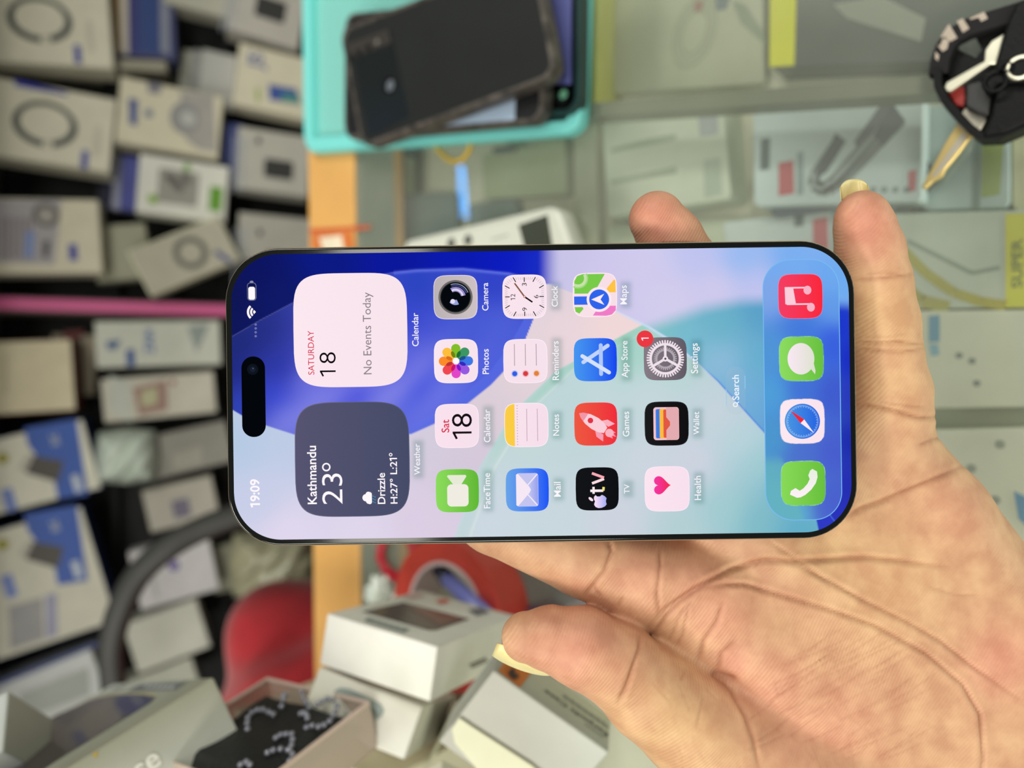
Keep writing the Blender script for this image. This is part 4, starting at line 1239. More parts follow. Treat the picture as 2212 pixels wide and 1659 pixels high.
BLUE = C(46, 58, 150); GREY = C(120, 120, 116); CREAM = C(206, 202, 182); DKB = C(26, 34, 72)
def ring_art(ru, rv, tu, tv, blue=None):
    def f(a, s):
        x, y = a.fr.px(ru, rv)
        a.ring(x, y, 38 * s, 47 * s, C(44, 50, 48), 1, ky=1.25, n=48)
        a.ring(x - 3 * s, y, 40 * s, 49 * s, C(60, 66, 62), 0, ky=1.25, n=48)
        a.ring(x, y, 39 * s, 42 * s, C(96, 100, 96), 2, ky=1.25, n=48)
        a.rect(x - 45 * s, y - 8 * s, 12 * s, 18 * s, C(206, 202, 184), 3)
        x, y = a.fr.px(tu, tv); a.rect(x, y, 40 * s, 13 * s, BLUE, 1)
        for k in range(3):
            x2, y2 = a.fr.px(tu + 22 + 5 * k, tv - 40); a.rect(x2, y2, 70 * s, 1.6 * s, C(160, 156, 140), 1)
        if blue:
            a.pp(blue, C(38, 44, 150), 1)
    return f
rbx('ring_mount_box', 'white ring holder box in the corner of the rack, uppermost', (98, 36), 206, 250, 0.07, 0.012, 0.04, C(210, 206, 186), ring_art(86, 40, 168, 118))
rbx('ring_mount_box', 'ring holder box mostly hidden under the uppermost ring holder box', (92, 60), 210, 220, 0.05, -0.034, 0.016, C(176, 172, 150), lambda a, s: a.pp([(140, 150), (158, 146), (152, 172), (138, 174)], BLUE, 1))
rbx('ring_mount_box', 'white ring holder box with a dark blue strip along its edge', (104, 270), 166, 250, -0.08, 0.014, 0.045, C(208, 204, 184),
    ring_art(98, 266, 183, 345, [(30, 170), (150, 202), (140, 206), (34, 186)]))
def art_c(a, s):
    a.pp([(-20, 432), (132, 432), (118, 572), (-20, 566)], C(160, 156, 160), 1)
    for k in range(6): a.pp([(4 + 12 * k, 470), (9 + 12 * k, 470), (8 + 12 * k, 560), (3 + 12 * k, 560)], C(110, 96, 100), 2)
    a.pp([(55, 500), (75, 500), (72, 556), (52, 556)], C(120, 140, 190), 3)
    x, y = a.fr.px(100, 465); a.circle(x, y, 26 * s, C(90, 86, 84), 2, 20); a.circle(x, y, 16 * s, C(160, 156, 150), 3, 20)
    a.pp([(94, 520), (108, 520), (104, 556), (92, 556)], C(70, 70, 70), 3)
    x, y = a.fr.px(158, 545); a.rect(x, y, 36 * s, 16 * s, BLUE, 2)
rbx('charger_box', 'white charger box with grey product print and a small blue tag', (90, 510), 162, 226, 0.06, 0.015, 0.04, C(204, 198, 176), art_c)
def art_d(a, s):
    for u0, u1, cc_ in ((222, 240, (150, 150, 150)), (240, 258, (140, 110, 60)), (258, 276, (180, 172, 160)), (276, 300, (40, 44, 110)), (300, 345, (34, 60, 120)), (345, 364, (130, 134, 150))):
        a.pp([(u0, -40), (u1, -40), (u1 + 2, 118), (u0 + 2, 112)], C(*cc_), 1)
rbx('cable_box', 'dark blue striped cable box at the top edge of the rack', (314, 40), 168, 118, 0.05, -0.010, 0.038, C(60, 66, 110), art_d)
rbx('flat_box', 'grey flat box lying under the dark blue striped cable box', (300, 140), 24, 110, 0.1, -0.006, 0.042, C(150, 146, 130))
def art_e(a, s):
    a.pp([(278, 212), (298, 216), (296, 272), (280, 268)], C(66, 82, 140), 1)
    a.pp([(312, 238), (328, 236), (332, 252), (314, 254)], C(110, 120, 140), 1)
    a.pp([(388, 196), (462, 206), (468, 330), (430, 324), (400, 300)], C(160, 156, 150), 1)
    x, y = a.fr.px(400, 255); a.circle(x, y, 36 * s, C(140, 140, 140), 2, 24, ry=30 * s); a.circle(x, y - 5 * s, 16 * s, C(180, 180, 176), 3, 20)
    a.pp([(318, 178), (350, 182), (346, 204), (320, 200)], C(120, 118, 130), 1)
rbx('earbud_box', 'cream earbud box with a blue label and grey earbud picture', (368, 256), 140, 204, -0.08, 0.014, 0.035, C(208, 202, 178), art_e)
stack_behind(1, (262, 245), 66, 80, 'earbud_carton', 'dark blue carton, %s behind the cream earbud box', 'cartons behind earbud box', 0.0, 0.02, -10, [DKB])
def art_f(a, s):
    x, y = a.fr.px(385, 405); a.rect(x, y, 74 * s, 80 * s, C(148, 146, 138), 1)
    for k in range(6):
        x2, y2 = a.fr.px(365 + 8 * k, 382 + 8 * (k % 4)); a.circle(x2, y2, 9 * s, C(104, 100, 98), 2, 10)
    x, y = a.fr.px(466, 430); a.rect(x, y, 54 * s, 26 * s, C(96, 150, 40), 1)
    x, y = a.fr.px(330, 430); a.circle(x, y, 10 * s, C(130, 170, 50), 1, 14)
    x, y = a.fr.px(404, 362); a.rect(x, y, 16 * s, 12 * s, C(110, 160, 60), 1)
rbx('adapter_box', 'white box with a bright green corner patch on the middle tier', (396, 408), 126, 178, -0.07, 0.013, 0.03, C(214, 214, 204), art_f)
stack_behind(4, (318, 398), 118, 70, 'narrow_carton', 'narrow blue and white carton, %s behind the green-patched box', 'cartons behind the green-patched box', 0.004, 0.012, -17, [C(60, 66, 140), C(150, 154, 176), C(34, 38, 80), C(30, 34, 60)], -0.07)
def art_g(a, s):
    x, y = a.fr.px(412, 546)
    a.ring(x, y, 22 * s, 36 * s, C(108, 106, 98), 1, ky=1.0, n=32)
    x, y = a.fr.px(482, 555); a.rect(x, y, 40 * s, 10 * s, C(60, 70, 130), 1, rot=0.5)
rbx('tilted_ring_box', 'grey ring holder box leaning at an angle beside the pink strip', (400, 552), 104, 200, 0.46, 0.02, 0.03, C(176, 172, 154), art_g, side=C(228, 228, 196))  # pale side colour paints in the lit edge
rbx('pale_box', 'plain pale box behind the leaning ring holder box', (262, 545), 120, 110, 0.15, -0.01, 0.03, C(150, 150, 130))
def dark_sq(u, v, w, h):
    def f(a, s):
        x, y = a.fr.px(u, v); a.rrect(x, y, w * s, h * s, 5 * s, C(48, 48, 48), 1)
        x, y = a.fr.px(u - 44, v - 62); a.rect(x, y, 14 * s, 10 * s, C(60, 60, 60), 1)
        for k in range(3):
            x, y = a.fr.px(u - 98 + 11 * k, v - 12); a.rect(x, y, 120 * s, 3 * s, C(150, 156, 168), 1)
    return f
rbx('power_bank_box', 'grey box with a dark square print at the top of the lowest tier', (580, 12), 150, 150, -0.16, 0.013, 0.035, C(176, 172, 164), dark_sq(585, 20, 46, 62))
rbx('wide_carton', 'pale wide carton lying at the upper edge of the rack', (440, -14), 80, 150, -0.1, -0.006, 0.03, C(176, 174, 160))
def art_i(a, s):
    a.text('JS', *a.fr.px(556, 132), 34 * s, C(90, 100, 150), 2, bold=0.02)
    a.pp([(580, 182), (640, 192), (650, 224), (582, 216)], C(56, 80, 150), 1); a.pp([(610, 200), (646, 206), (650, 226), (606, 220)], C(70, 130, 130), 2)
    a.pp([(553, 190), (562, 190), (562, 220), (553, 218)], C(150, 166, 90), 1)
rbx('cable_pack_box', 'cream box with blue lettering and a blue-green picture', (590, 176), 134, 150, -0.11, 0.012, 0.03, C(204, 198, 176), art_i)
stack_behind(4, (492, 172), 120, 70, 'slim_white_carton', 'slim whitish carton, %s behind the blue-lettered cream box', 'cartons behind the blue-lettered box', 0.002, 0.011, -22, [C(176, 176, 172), C(140, 140, 138), C(160, 160, 150), C(70, 70, 64)], -0.1)
rbx('power_bank_box', 'grey box with a dark square print in the middle of the lowest tier', (592, 350), 132, 150, -0.05, 0.012, 0.035, C(176, 174, 164), dark_sq(602, 366, 40, 60))
stack_behind(3, (505, 330), 130, 60, 'slim_blue_carton', 'slim blue-edged carton, %s behind the middle dark-square box', 'cartons behind the middle dark-square box', 0.0, 0.012, -10, [C(80, 90, 150), C(160, 164, 176), C(30, 40, 80)], -0.05)
rbx('power_bank_box', 'grey box with a small dark dot, lowest before the pink strip', (600, 516), 100, 160, -0.03, 0.010, 0.035, C(168, 166, 156), dark_sq(605, 565, 40, 60))

# below the pink strip
RED = C(130, 50, 50)
def art_l(a, s):
    a.pp([(10, 770), (14, 770), (14, 850), (10, 850)], C(170, 160, 130), 1)
rbx('cream_box', 'large plain cream box with dark red sides below the pink strip', (60, 814), 158, 175, 0.06, 0.012, 0.05, C(206, 196, 166), art_l, side=C(112, 62, 54))
rbx('cream_box', 'small cream box with a red corner beside the large plain cream box', (158, 788), 132, 84, -0.03, -0.041, 0.03, C(186, 174, 152), lambda a, s: a.pp([(136, 716), (182, 712), (176, 732), (138, 738)], RED, 1))
def art_m(a, s):
    a.text('ZAH', *a.fr.px(322, 738), 52 * s, C(60, 100, 160), 2, bold=0.03)
    a.pp([(272, 756), (290, 754), (292, 790), (274, 792)], C(40, 76, 140), 1); a.pp([(228, 738), (262, 734), (250, 756), (232, 754)], C(70, 100, 140), 1)
    a.pp([(405, 705), (452, 700), (436, 740), (424, 762)], C(140, 150, 146), 1)
rbx('white_blue_box', 'white box with blue lettering right below the pink strip', (345, 742), 98, 246, 0.04, 0.012, 0.03, C(196, 198, 186), art_m)
def art_n(a, s):
    a.pp([(286, 838), (360, 820), (362, 886), (300, 898)], C(150, 118, 108), 1); a.pp([(304, 846), (340, 836), (340, 872), (306, 880)], C(176, 176, 140), 2)
    x, y = a.fr.px(374, 826); a.circle(x, y, 6 * s, C(140, 70, 60), 2, 12)
    a.pp([(236, 812), (282, 824), (284, 912), (240, 890)], C(186, 190, 180), 1)
rbx('picture_box', 'white box with a pinkish picture, second below the pink strip', (346, 856), 92, 222, 0.09, 0.013, 0.03, C(192, 188, 174), art_n)
rbx('grey_carton', 'long grey carton with a faint square print, third below the pink strip', (408, 972), 92, 170, 0.22, 0.006, 0.03, C(140, 138, 130),
    lambda a, s: a.pp([(372, 980), (436, 962), (436, 1002), (374, 1016)], C(160, 158, 146), 1))
rbx('grey_carton', 'short grey carton with a purple mark above the black chair rail', (392, 1088), 92, 140, 0.2, 0.008, 0.03, C(176, 172, 160),
    lambda a, s: (lambda q: a.rect(q[0], q[1], 40 * s, 34 * s, C(110, 104, 124), 1))(a.fr.px(392, 1098)))
def art_q(dv):
    def f(a, s):
        a.pp([(52, 925 + dv), (165, 905 + dv), (190, 1068 + dv), (125, 1078 + dv), (118, 1040 + dv), (60, 960 + dv)], C(44, 84, 170), 1)
        a.pp([(62, 982 + dv), (138, 996 + dv), (126, 1042 + dv), (56, 1022 + dv)], C(70, 66, 62), 2); a.pp([(40, 1012 + dv), (60, 982 + dv), (72, 986 + dv), (56, 1020 + dv)], C(176, 172, 160), 3)
        x, y = a.fr.px(118, 950 + dv); a.text('ac', x, y, 26 * s, C(150, 160, 180), 3, bold=0.03)
        x, y = a.fr.px(166, 1044 + dv); a.rect(x, y, 38 * s, 14 * s, C(190, 200, 210), 3)
        x, y = a.fr.px(6, 990 + dv); a.circle(x, y, 12 * s, C(150, 146, 40), 3, 14)
        x, y = a.fr.px(20, 1080 + dv); a.rect(x, y, 50 * s, 22 * s, C(110, 130, 190), 2)
    return f
rbx('car_charger_box', 'blue and white adapter box showing a black plug, upper of the two', (76, 1010), 160, 226, 0.24, 0.02, 0.045, C(208, 206, 190), art_q(0), side=C(30, 50, 100))
rbx('car_charger_box', 'blue and white adapter box showing a black plug, lower of the two', (86, 1258), 270, 236, 0.26, 0.022, 0.045, C(202, 200, 184), 
    lambda a, s: (art_q(186)(a, s), a.pp([(18, 1310), (92, 1290), (96, 1380), (22, 1404)], C(150, 150, 150), 2), a.pp([(98, 1286), (122, 1280), (124, 1372), (100, 1380)], C(150, 150, 176), 2)), side=C(30, 50, 100))
rbx('white_blue_carton', 'white carton with a blue edge under the two blue adapter boxes', (92, 1516), 150, 236, 0.30, 0.02, 0.04, C(196, 200, 200),
    lambda a, s: (a.pp([(40, 1500), (190, 1440), (196, 1500), (60, 1550)], C(160, 164, 160), 1), a.pp([(-20, 1478), (212, 1385), (214, 1394), (-20, 1490)], C(40, 60, 120), 2)))
def dot_art(u, v):
    def f(a, s):
        x, y = a.fr.px(u, v); a.circle(x, y, 11 * s, C(96, 80, 150), 1, 18); x, y = a.fr.px(u - 46, v + 26); a.rect(x, y, 90 * s, 8 * s, C(168, 166, 170), 1)
    return f
rbx('white_round_dot_box', 'grey-white box with one purple dot inside the black chair rail', (378, 1234), 128, 160, 0.2, 0.02, 0.03, C(196, 194, 196), dot_art(376, 1222))
rbx('white_low_box', 'grey-white box under the purple-dotted box', (362, 1374), 112, 150, 0.28, 0.024, 0.04, C(190, 190, 178))
rbx('white_low_box', 'plain whitish box at the foot of the rack by the red cloth', (340, 1500), 100, 170, 0.3, 0.02, 0.04, C(176, 178, 164))
rbx('pale_carton', 'pale carton standing by the phone\'s lower left corner', (505, 1225), 100, 86, 0.1, -0.01, 0.03, C(150, 150, 130))

# crumpled clear pouches
def crumple(name, label, c, w, h, off, col, seed, lump=0.012, nn=22):
    r = random.Random(seed); org = onrack(c[0], c[1], off); s = (org - CAM).dot(FW) / FPX
    ph = [(r.uniform(2, 7), r.uniform(2, 7), r.uniform(0, 6), r.uniform(0.3, 1)) for _ in range(9)]
    top, fs = [], []
    def hgt(x, y):
        q = sum(a_ * abs(math.sin(fx * x + fy * y + p)) for fx, fy, p, a_ in ph) / 5
        return lump * q * (1 - max(abs(x), abs(y)) ** 4)
    L0 = []
    for i in range(nn + 1):
        for j in range(nn + 1):
            x, y = 2 * i / nn - 1, 2 * j / nn - 1
            k = 1 - 0.12 * abs(x * y)
            top.append(org + RX * (x * w * s / 2 * k) + RU * (y * h * s / 2 * k) + RN * (hgt(x, y) + 0.002))
    I = lambda i, j: i * (nn + 1) + j
    for i in range(nn):
        for j in range(nn): fs.append((I(i, j), I(i + 1, j), I(i + 1, j + 1), I(i, j + 1)))
    K = len(top)
    bot = [p - RN * 0.006 for p in top]
    fs += [tuple(K + k for k in f[::-1]) for f in fs]
    b = MB(); b.mesh(top + bot, fs, col)
    o = b.build(name, M_GLOSS, smooth=True)
    return tag(o, label, 'pouch')
crumple('plastic_pouch', 'shiny white plastic pouch with bluish sheen on the rack', (275, 985), 120, 125, 0.01, C(196, 208, 196), 3, 0.03)
crumple('plastic_pouch', 'crumpled pale plastic pouch between the red cloth and the phone', (595, 1215), 150, 190, 0.0, C(160, 158, 132), 5, 0.04)
# ------------------------------------------------------------------ things on the glass
def fit_rect(quad, z):
    """rectangle on the plane z whose corners come closest to four picture points (A, B, C, D in turn)"""
    q = [onz(u, v, z) for u, v in quad]
    c = (q[0] + q[1] + q[2] + q[3]) / 4
    ex = (q[3] - q[0] + q[2] - q[1]); ex.z = 0; w = ex.length / 2; ex.normalize()
    ey = Vector((-ex.y, ex.x, 0))
    e2 = (q[0] - q[1] + q[3] - q[2]) / 2; e2.z = 0
    if e2.dot(ey) < 0: ey = -ey
    h = abs(e2.dot(ey))
    if ex.cross(ey).z < 0: ex = -ex
    F_ = QFrame(c, ex, ey)
    def far(p): return (p.dot(F_.ex), p.dot(F_.ey))
    o4 = sorted(q, key=lambda p: math.atan2((p - c).dot(F_.ey), (p - c).dot(F_.ex)))   # lower-left, lower-right, upper-right, upper-left
    return F_.corners(o4[3], o4[0], o4[1], o4[2], w, h), w, h

def slab(fr, w, h, r, t, col, name, material=None, parent=None, edge=0.001, label=None, cat=None, group=None, n=6, topcol=None):
    b = MB()
    L = lambda i, z: [fr.q(x, y, z) for x, y in rr_loop(w / 2 - i, h / 2 - i, max(r - i, 0.0004), n)]
    b.loops([L(edge, -t), L(0, -t + edge), L(0, -edge), L(edge * 0.3, -edge * 0.3), L(edge, 0)], col, True, False)
    b.poly(L(edge, 0), topcol or col)
    o = b.build(name, material or M_PRINT, parent)
    if label: tag(o, label, cat, group)
    return o
def topart(fr, parent, name='printed_top', material=None, dz=8e-5):
    a = Art(fr, dz=dz, base=6e-5); a.finish = lambda: a.build(name, material or M_PRINT, parent); return a
def spoly(a, pts, col, layer=1): a.pp(pts, col, layer)

# --- teal tray
def teal_mat(name, colr, dots):
    m, nt, b = nmat(name)
    b.inputs['Base Color'].default_value = (*colr, 1); b.inputs['Roughness'].default_value = 0.55
    if dots:
        tc = nt.nodes.new('ShaderNodeTexCoord'); v = nt.nodes.new('ShaderNodeTexVoronoi'); v.inputs['Scale'].default_value = 420; v.inputs['Randomness'].default_value = 0.0
        nt.links.new(tc.outputs['Object'], v.inputs['Vector'])
        bp = nt.nodes.new('ShaderNodeBump'); bp.inputs['Strength'].default_value = 0.9; bp.inputs['Distance'].default_value = 0.0012; bp.invert = True
        nt.links.new(v.outputs['Distance'], bp.inputs['Height']); nt.links.new(bp.outputs[0], b.inputs['Normal'])
    return m
M_TEAL = teal_mat('teal_silicone', C(126, 222, 218), False); M_TEALD = teal_mat('teal_silicone_dimpled', C(134, 206, 198), True)
TZ = 0.010
fr, w, h = fit_rect([(650, -60), (655, 330), (1252, 286), (1264, -60)], TZ)
tray = empty('silicone_tray', fr.at(0, 0, -TZ), 'teal silicone tray holding worn phones on the counter', 'tray')
L = lambda i, z: [fr.q(x, y, z) for x, y in rr_loop(w / 2 - i, h / 2 - i, max(0.012 - i, 0.002), 8)]
b = MB(); b.loops([L(0.002, -TZ), L(0, -TZ + 0.002), L(0, -0.0015), L(0.0015, 0), L(0.008, 0), L(0.0095, -0.002), L(0.010, -TZ + 0.003)], cap1=False); b.build('rim', M_TEAL, tray, smooth=False)
b = MB(); b.poly(L(0.010, -TZ + 0.003)); b.build('dimpled_mat', M_TEALD, tray)

# --- worn phones on the tray
M_PHONE_BLACK = mat('matt_black_back', C(30, 32, 32), 0.6, spec=0.3, noise=0.08, nscale=40)
M_CASE = mat('scuffed_clear_case', C(78, 72, 68), 0.45, noise=0.7, nscale=130)
M_LENS = mat('lens_glass', C(10, 12, 14), 0.05, coat=1.0)
def worn_phone(quad, ztop, t, label, rc=0.010):
    fr, w, h = fit_rect(quad, ztop)
    e = empty('old_phone', fr.at(0, 0, -t), label, 'phone')
    b = MB()
    L = lambda i, z: [fr.q(x, y, z) for x, y in rr_loop(w / 2 - i, h / 2 - i, rc - i, 8)]
    b.loops([L(0.001, -t), L(0, -t + 0.001), L(0, -0.0012), L(0.0008, 0), L(0.0024, 0), L(0.003, -0.001)], cap1=False)
    return e, fr, w, h, L, b
# lowest: screen up, blue-violet display
e, fr, w, h, L, b = worn_phone([(1100, -220), (1092, 252), (1250, 246), (1256, -220)], TZ + 0.004, 0.009, 'phone with violet display at the right rim of the teal tray')
b.build('case', mat('dark_teal_case', C(26, 58, 58), 0.4), e)
b = MB(); b.poly(L(0.0028, -0.0006)); b.build('front_glass', M_BLACKGLASS, e)
a = Art(Frame(fr.at(0, 0, -0.0005), fr.ex, fr.ey)); a.pp([(1110, -210), (1100, 180), (1234, 182), (1236, -210)], C(98, 104, 168), 1); a.build('display', M_PRINT, e)
for u, v, r, cc_ in ((1217, 204, 9, (110, 170, 140)), (1192, 206, 8, (50, 80, 60)), (1216, 206, 14, (20, 34, 34))):
    a = Art(Frame(fr.at(0, 0, -0.0003), fr.ex, fr.ey)); x, y = a.fr.px(u, v); a.circle(x, y, r * 0.00027, C(*cc_), 3 if r < 12 else 1, 20); a.build('camera_lens', M_GLOSS, e)
# middle: pale display showing along one side
e, fr, w, h, L, b = worn_phone([(744, 28), (742, 302), (1172, 262), (1176, -10)], TZ + 0.0135, 0.009, 'scuffed phone with a bright pale display, under the black-backed phone')
b.build('case', M_CASE, e)
b = MB(); b.poly(L(0.0028, -0.0006)); b.build('front_glass', mat('dark_bezel', C(34, 34, 36), 0.15), e)
a = Art(Frame(fr.at(0, 0, -0.0005), fr.ex, fr.ey)); a.pp([(830, 60), (830, 284), (1112, 262), (1118, 20)], C(170, 190, 214), 1); a.build('display', M_GLOSS, e)
# top: black back
e, fr, w, h, L, b = worn_phone([(732, 62), (780, 322), (1202, 162), (1152, -100)], TZ + 0.024, 0.0095, 'black-backed phone in a scuffed case on top of the tray')
b.build('case', M_CASE, e)
b = MB(); b.poly(L(0.0028, -0.0008)); b.build('back_cover', M_PHONE_BLACK, e)
f2 = Frame(fr.at(0, 0, -0.0007), fr.ex, fr.ey)
a = Art(f2); a.pp([(757, 95), (845, 66), (884, 252), (798, 296)], C(24, 28, 29), 1); a.build('glossy_band', M_GLOSS, e)
a = Art(f2); a.pp([(748, 96), (838, 62), (846, 92), (756, 128)], C(58, 54, 52), 2); a.build('camera_bar', M_GLOSS, e)
for u, v in ((760, 124), (777, 114), (797, 104), (818, 92)):
    x, y = f2.px(u, v); b = MB(); b.tube([f2.at(x, y, 0), f2.at(x, y, 0.0015)], 0.0016, n=16); b.build('camera_lens', M_LENS if u < 810 else mat('grey_lens', C(120, 118, 112), 0.2), e)
x, y = f2.px(840, 183); b = MB(); b.tube([f2.at(x, y, 0), f2.at(x, y, 0.001)], 0.0052, n=24); b.build('finger_sensor', M_LENS, e)
x, y = f2.px(846, 186); b = MB(); b.tube([f2.at(x, y, 0.001), f2.at(x, y, 0.0012)], 0.0034, n=20); b.build('sensor_plate', mat('pale_metal', C(140, 146, 156), 0.25, 0.5), e)

# --- yellow rubber band
pts = [(944, 262), (938, 284), (938, 306), (948, 326), (964, 342), (983, 350), (1000, 344), (1013, 326), (1019, 300), (1018, 276), (1014, 258)]
b = MB(); b.tube([onz(u, v, 0.0016) for u, v in pts], 0.0015, n=8); o = b.build('rubber_band', mat('yellow_rubber', C(206, 170, 50), 0.5), smooth=True)
tag(o, 'yellow rubber band half under the teal tray', 'rubber band')

# --- white handheld device
fr, w, h = fit_rect([(862, 520), (905, 640), (1248, 560), (1204, 438)], 0.016)
dev = empty('handheld_device', fr.at(0, 0, -0.0155), 'white handheld device with a dark display window, behind the phone', 'device')
slab(fr, w, h, 0.008, 0.0155, C(206, 208, 196), 'housing', mat('white_plastic', C(210, 212, 200), 0.35), dev, edge=0.004)
a = topart(fr, dev, 'display_window', M_GLOSS); a.pp([(1120, 486), (1183, 464), (1196, 545), (1140, 560)], C(62, 66, 54), 1); a.finish()
for u, v in ((1012, 519), (976, 526)):
    x, y = fr.px(u, v); b = MB(); b.tube([fr.at(x, y, -0.001), fr.at(x, y, 0.001)], 0.003, n=14); b.build('key_button', mat('grey_button', C(96, 98, 92), 0.5), dev)
a = topart(fr, dev, 'printed_line'); a.pp([(1062, 516), (1098, 506), (1098, 509), (1062, 519)], C(150, 156, 146), 1); a.finish()

# --- red mark and white sticker on the wooden edge
fr = Frame(Vector((0, 0, 0.0022)), ET, EN)
if fr.n.z < 0: fr = Frame(Vector((0, 0, 0.0022)), -ET, EN)
a = Art(fr, dz=1e-4); a.pp([(668, 494), (672, 506), (800, 494), (800, 487)], C(206, 96, 56), 1); o = a.build('red_tape', M_PRINT); tag(o, 'thin red tape line across the wooden counter edge', 'tape')
a = Art(fr, dz=1e-4); a.pp([(672, 508), (762, 500), (766, 560), (676, 560)], C(214, 120, 60), 1); a.pp([(690, 514), (738, 508), (744, 540), (700, 545)], C(240, 226, 200), 2); o = a.build('paper_sticker', M_PRINT); tag(o, 'orange sticker with a white middle on the wooden edge', 'sticker')

# ------------------------------------------------------------------ goods under the glass
GZ = CZ
def pack(quad, t, col, label, art=None, r=0.003, name='blister_pack', cat='package', z0=None, mt=None, group=None):
    zt = (GZ if z0 is None else z0) + t
    fr, w, h = fit_rect(quad, zt)
    o = slab(fr, w, h, r, t - 0.0004, col, name, mt, None, 0.0008, label, cat, group)
    if art:
        a = topart(fr, o, 'printed_front'); art(a); a.finish()
    return o, fr
MC = 0.00021
def cable_art(du, dv, full=True):
    def f(a):
        def q(p): return [(u + du, v + dv) for u, v in p]
        a.pp(q([(1682, 352), (1714, 346), (1716, 418), (1682, 424)]), C(196, 96, 104), 1)
        a.pp(q([(1644, 300), (1664, 298), (1662, 366), (1642, 368)]), C(96, 110, 112), 1)
        a.pp(q([(1722, 330), (1736, 326), (1736, 420), (1722, 422)]), C(150, 168, 170), 1)
        # looped cable with its two plugs
        P1 = [a.fr.px(*p) for p in q([(1920, 250), (1880, 300), (1836, 352), (1800, 392), (1775, 408), (1758, 400), (1760, 380), (1778, 352), (1812, 304)])]
        a.path(P1, 26 * MC, C(118, 128, 130), 2); a.path(P1, 8 * MC, C(170, 180, 180), 3)
        P2 = [a.fr.px(*p) for p in q([(1948, 262), (1900, 312), (1858, 356), (1820, 394), (1790, 414), (1768, 412)])]
        a.path(P2, 20 * MC, C(124, 132, 134), 2)
        a.pp(q([(1925, 218), (1956, 262), (1908, 318), (1888, 292)]), C(84, 90, 96), 4)
        a.pp(q([(1912, 214), (1930, 224), (1880, 296), (1852, 318), (1846, 306)]), C(96, 102, 106), 5)
        a.pp(q([(1806, 288), (1828, 306), (1786, 372), (1764, 384), (1764, 366)]), C(78, 84, 92), 4)
        a.pp(q([(1962, 370), (1980, 366), (1978, 412), (1962, 416)]), C(196, 110, 118), 1)
        for k in range(4): 
            x, y = a.fr.px(1886 + 24 * k + du, 410 + dv); a.circle(x, y, 7 * MC, C(140, 156, 156), 1, 12)
    return f
pack([(1626, 212), (1628, 446), (1992, 436), (1996, 200)], 0.026, C(204, 222, 220), 'pale cable box with a grey cable picture and red label, beneath the glass', cable_art(0, 0), name='cable_box', cat='box')
pack([(1560, 480), (1590, 640), (1930, 600), (1900, 440)], 0.016, C(200, 214, 212), 'second pale cable box with a red label, tucked beneath the first', cable_art(74, 122), name='cable_box', cat='box')
pack([(1660, 428), (1668, 470), (1800, 452), (1800, 420)], 0.020, C(96, 106, 122), 'dark slate carton edge between the two cable boxes', name='slate_carton', cat='box')
def art_w(a):
    a.pp([(1506, 224), (1548, 220), (1552, 290), (1512, 296)], C(170, 178, 178), 1)
    a.pp([(1320, 322), (1400, 300), (1460, 290), (1460, 302), (1400, 314), (1320, 330)], C(160, 172, 150), 1); a.pp([(1320, 390), (1460, 360), (1462, 374), (1320, 398)], C(160, 172, 150), 1)
    a.pp([(1520, 346), (1556, 340), (1560, 420), (1522, 428)], C(176, 190, 172), 1)
pack([(1300, 262), (1312, 470), (1580, 428), (1562, 212)], 0.024, C(206, 216, 194), 'off-white flat box with faint print left of the cable box, beneath the glass', art_w, name='flat_box', cat='box')
pack([(1240, 265), (1240, 600), (1290, 600), (1288, 258)], 0.012, C(186, 190, 162), 'narrow pale strip of card beneath the glass, left of the flat box', name='card_strip', cat='card')
def art_b(a):
    a.pp([(1800, 10), (1900, -10), (2000, 40), (1990, 90), (1830, 40)], C(140, 146, 132), 1)
o, fr = pack([(1664, -120), (1664, 150), (2260, 118), (2260, -150)], 0.018, C(78, 84, 78), 'dark blister pack with a yellow header strip, beneath the glass', art_b, mt=M_GLOSS)
a = topart(fr, o, 'yellow_header'); a.pp([(1664, -60), (1662, 145), (1716, 142), (1722, -60)], C(214, 214, 44), 1); a.finish()
def art_k(a):
    x, y = a.fr.px(1500, 70)
    for r in (24, 32, 40): a.ring(x, y, r * 0.0003, (r + 4) * 0.0003, C(150, 156, 130), 1, n=40, ky=1.5)
    a.pp([(1545, -10), (1580, -20), (1570, 20), (1548, 24)], C(110, 120, 124), 2); a.pp([(1500, 5), (1520, 0), (1516, 24), (1500, 26)], C(150, 110, 100), 2)
    a.pp([(1580, 0), (1610, 10), (1650, 70), (1655, 100), (1600, 50)], C(140, 150, 126), 1)
pack([(1285, -140), (1288, 205), (1650, 180), (1648, -140)], 0.008, C(176, 180, 154), 'clear bag with a coiled cable at the far side beneath the glass', art_k, mt=M_GLOSS, name='cable_bag', cat='bag')
def art_y(a):
    P1 = [a.fr.px(*p) for p in [(1950, 540), (2000, 590), (2060, 632), (2120, 652), (2172, 660)]]
    a.path(P1, 20 * MC, C(176, 172, 70), 2)
    P1 = [a.fr.px(*p) for p in [(1960, 520), (2040, 560), (2100, 590), (2160, 578)]]; a.path(P1, 8 * MC, C(140, 156, 140), 1)
    P1 = [a.fr.px(*p) for p in [(1950, 620), (1990, 650), (2050, 664)]]; a.path(P1, 26 * MC, C(170, 168, 80), 1)
o, fr = pack([(1900, 462), (1900, 668), (2240, 664), (2240, 452)], 0.020, C(200, 212, 196), 'pack of yellow cable with a bright yellow header beneath the glass', art_y, mt=M_GLOSS)
a = topart(fr, o, 'yellow_header'); a.pp([(2172, 462), (2172, 664), (2240, 664), (2240, 460)], C(214, 214, 60), 2); a.text_px('SUPER', (2197, 622), (2197, 516), C(110, 120, 50), 3, 0.02, 20); a.finish()
def art_g2(a):
    a.pp([(2122, 300), (2170, 292), (2160, 420), (2120, 428)], C(150, 170, 90), 1)
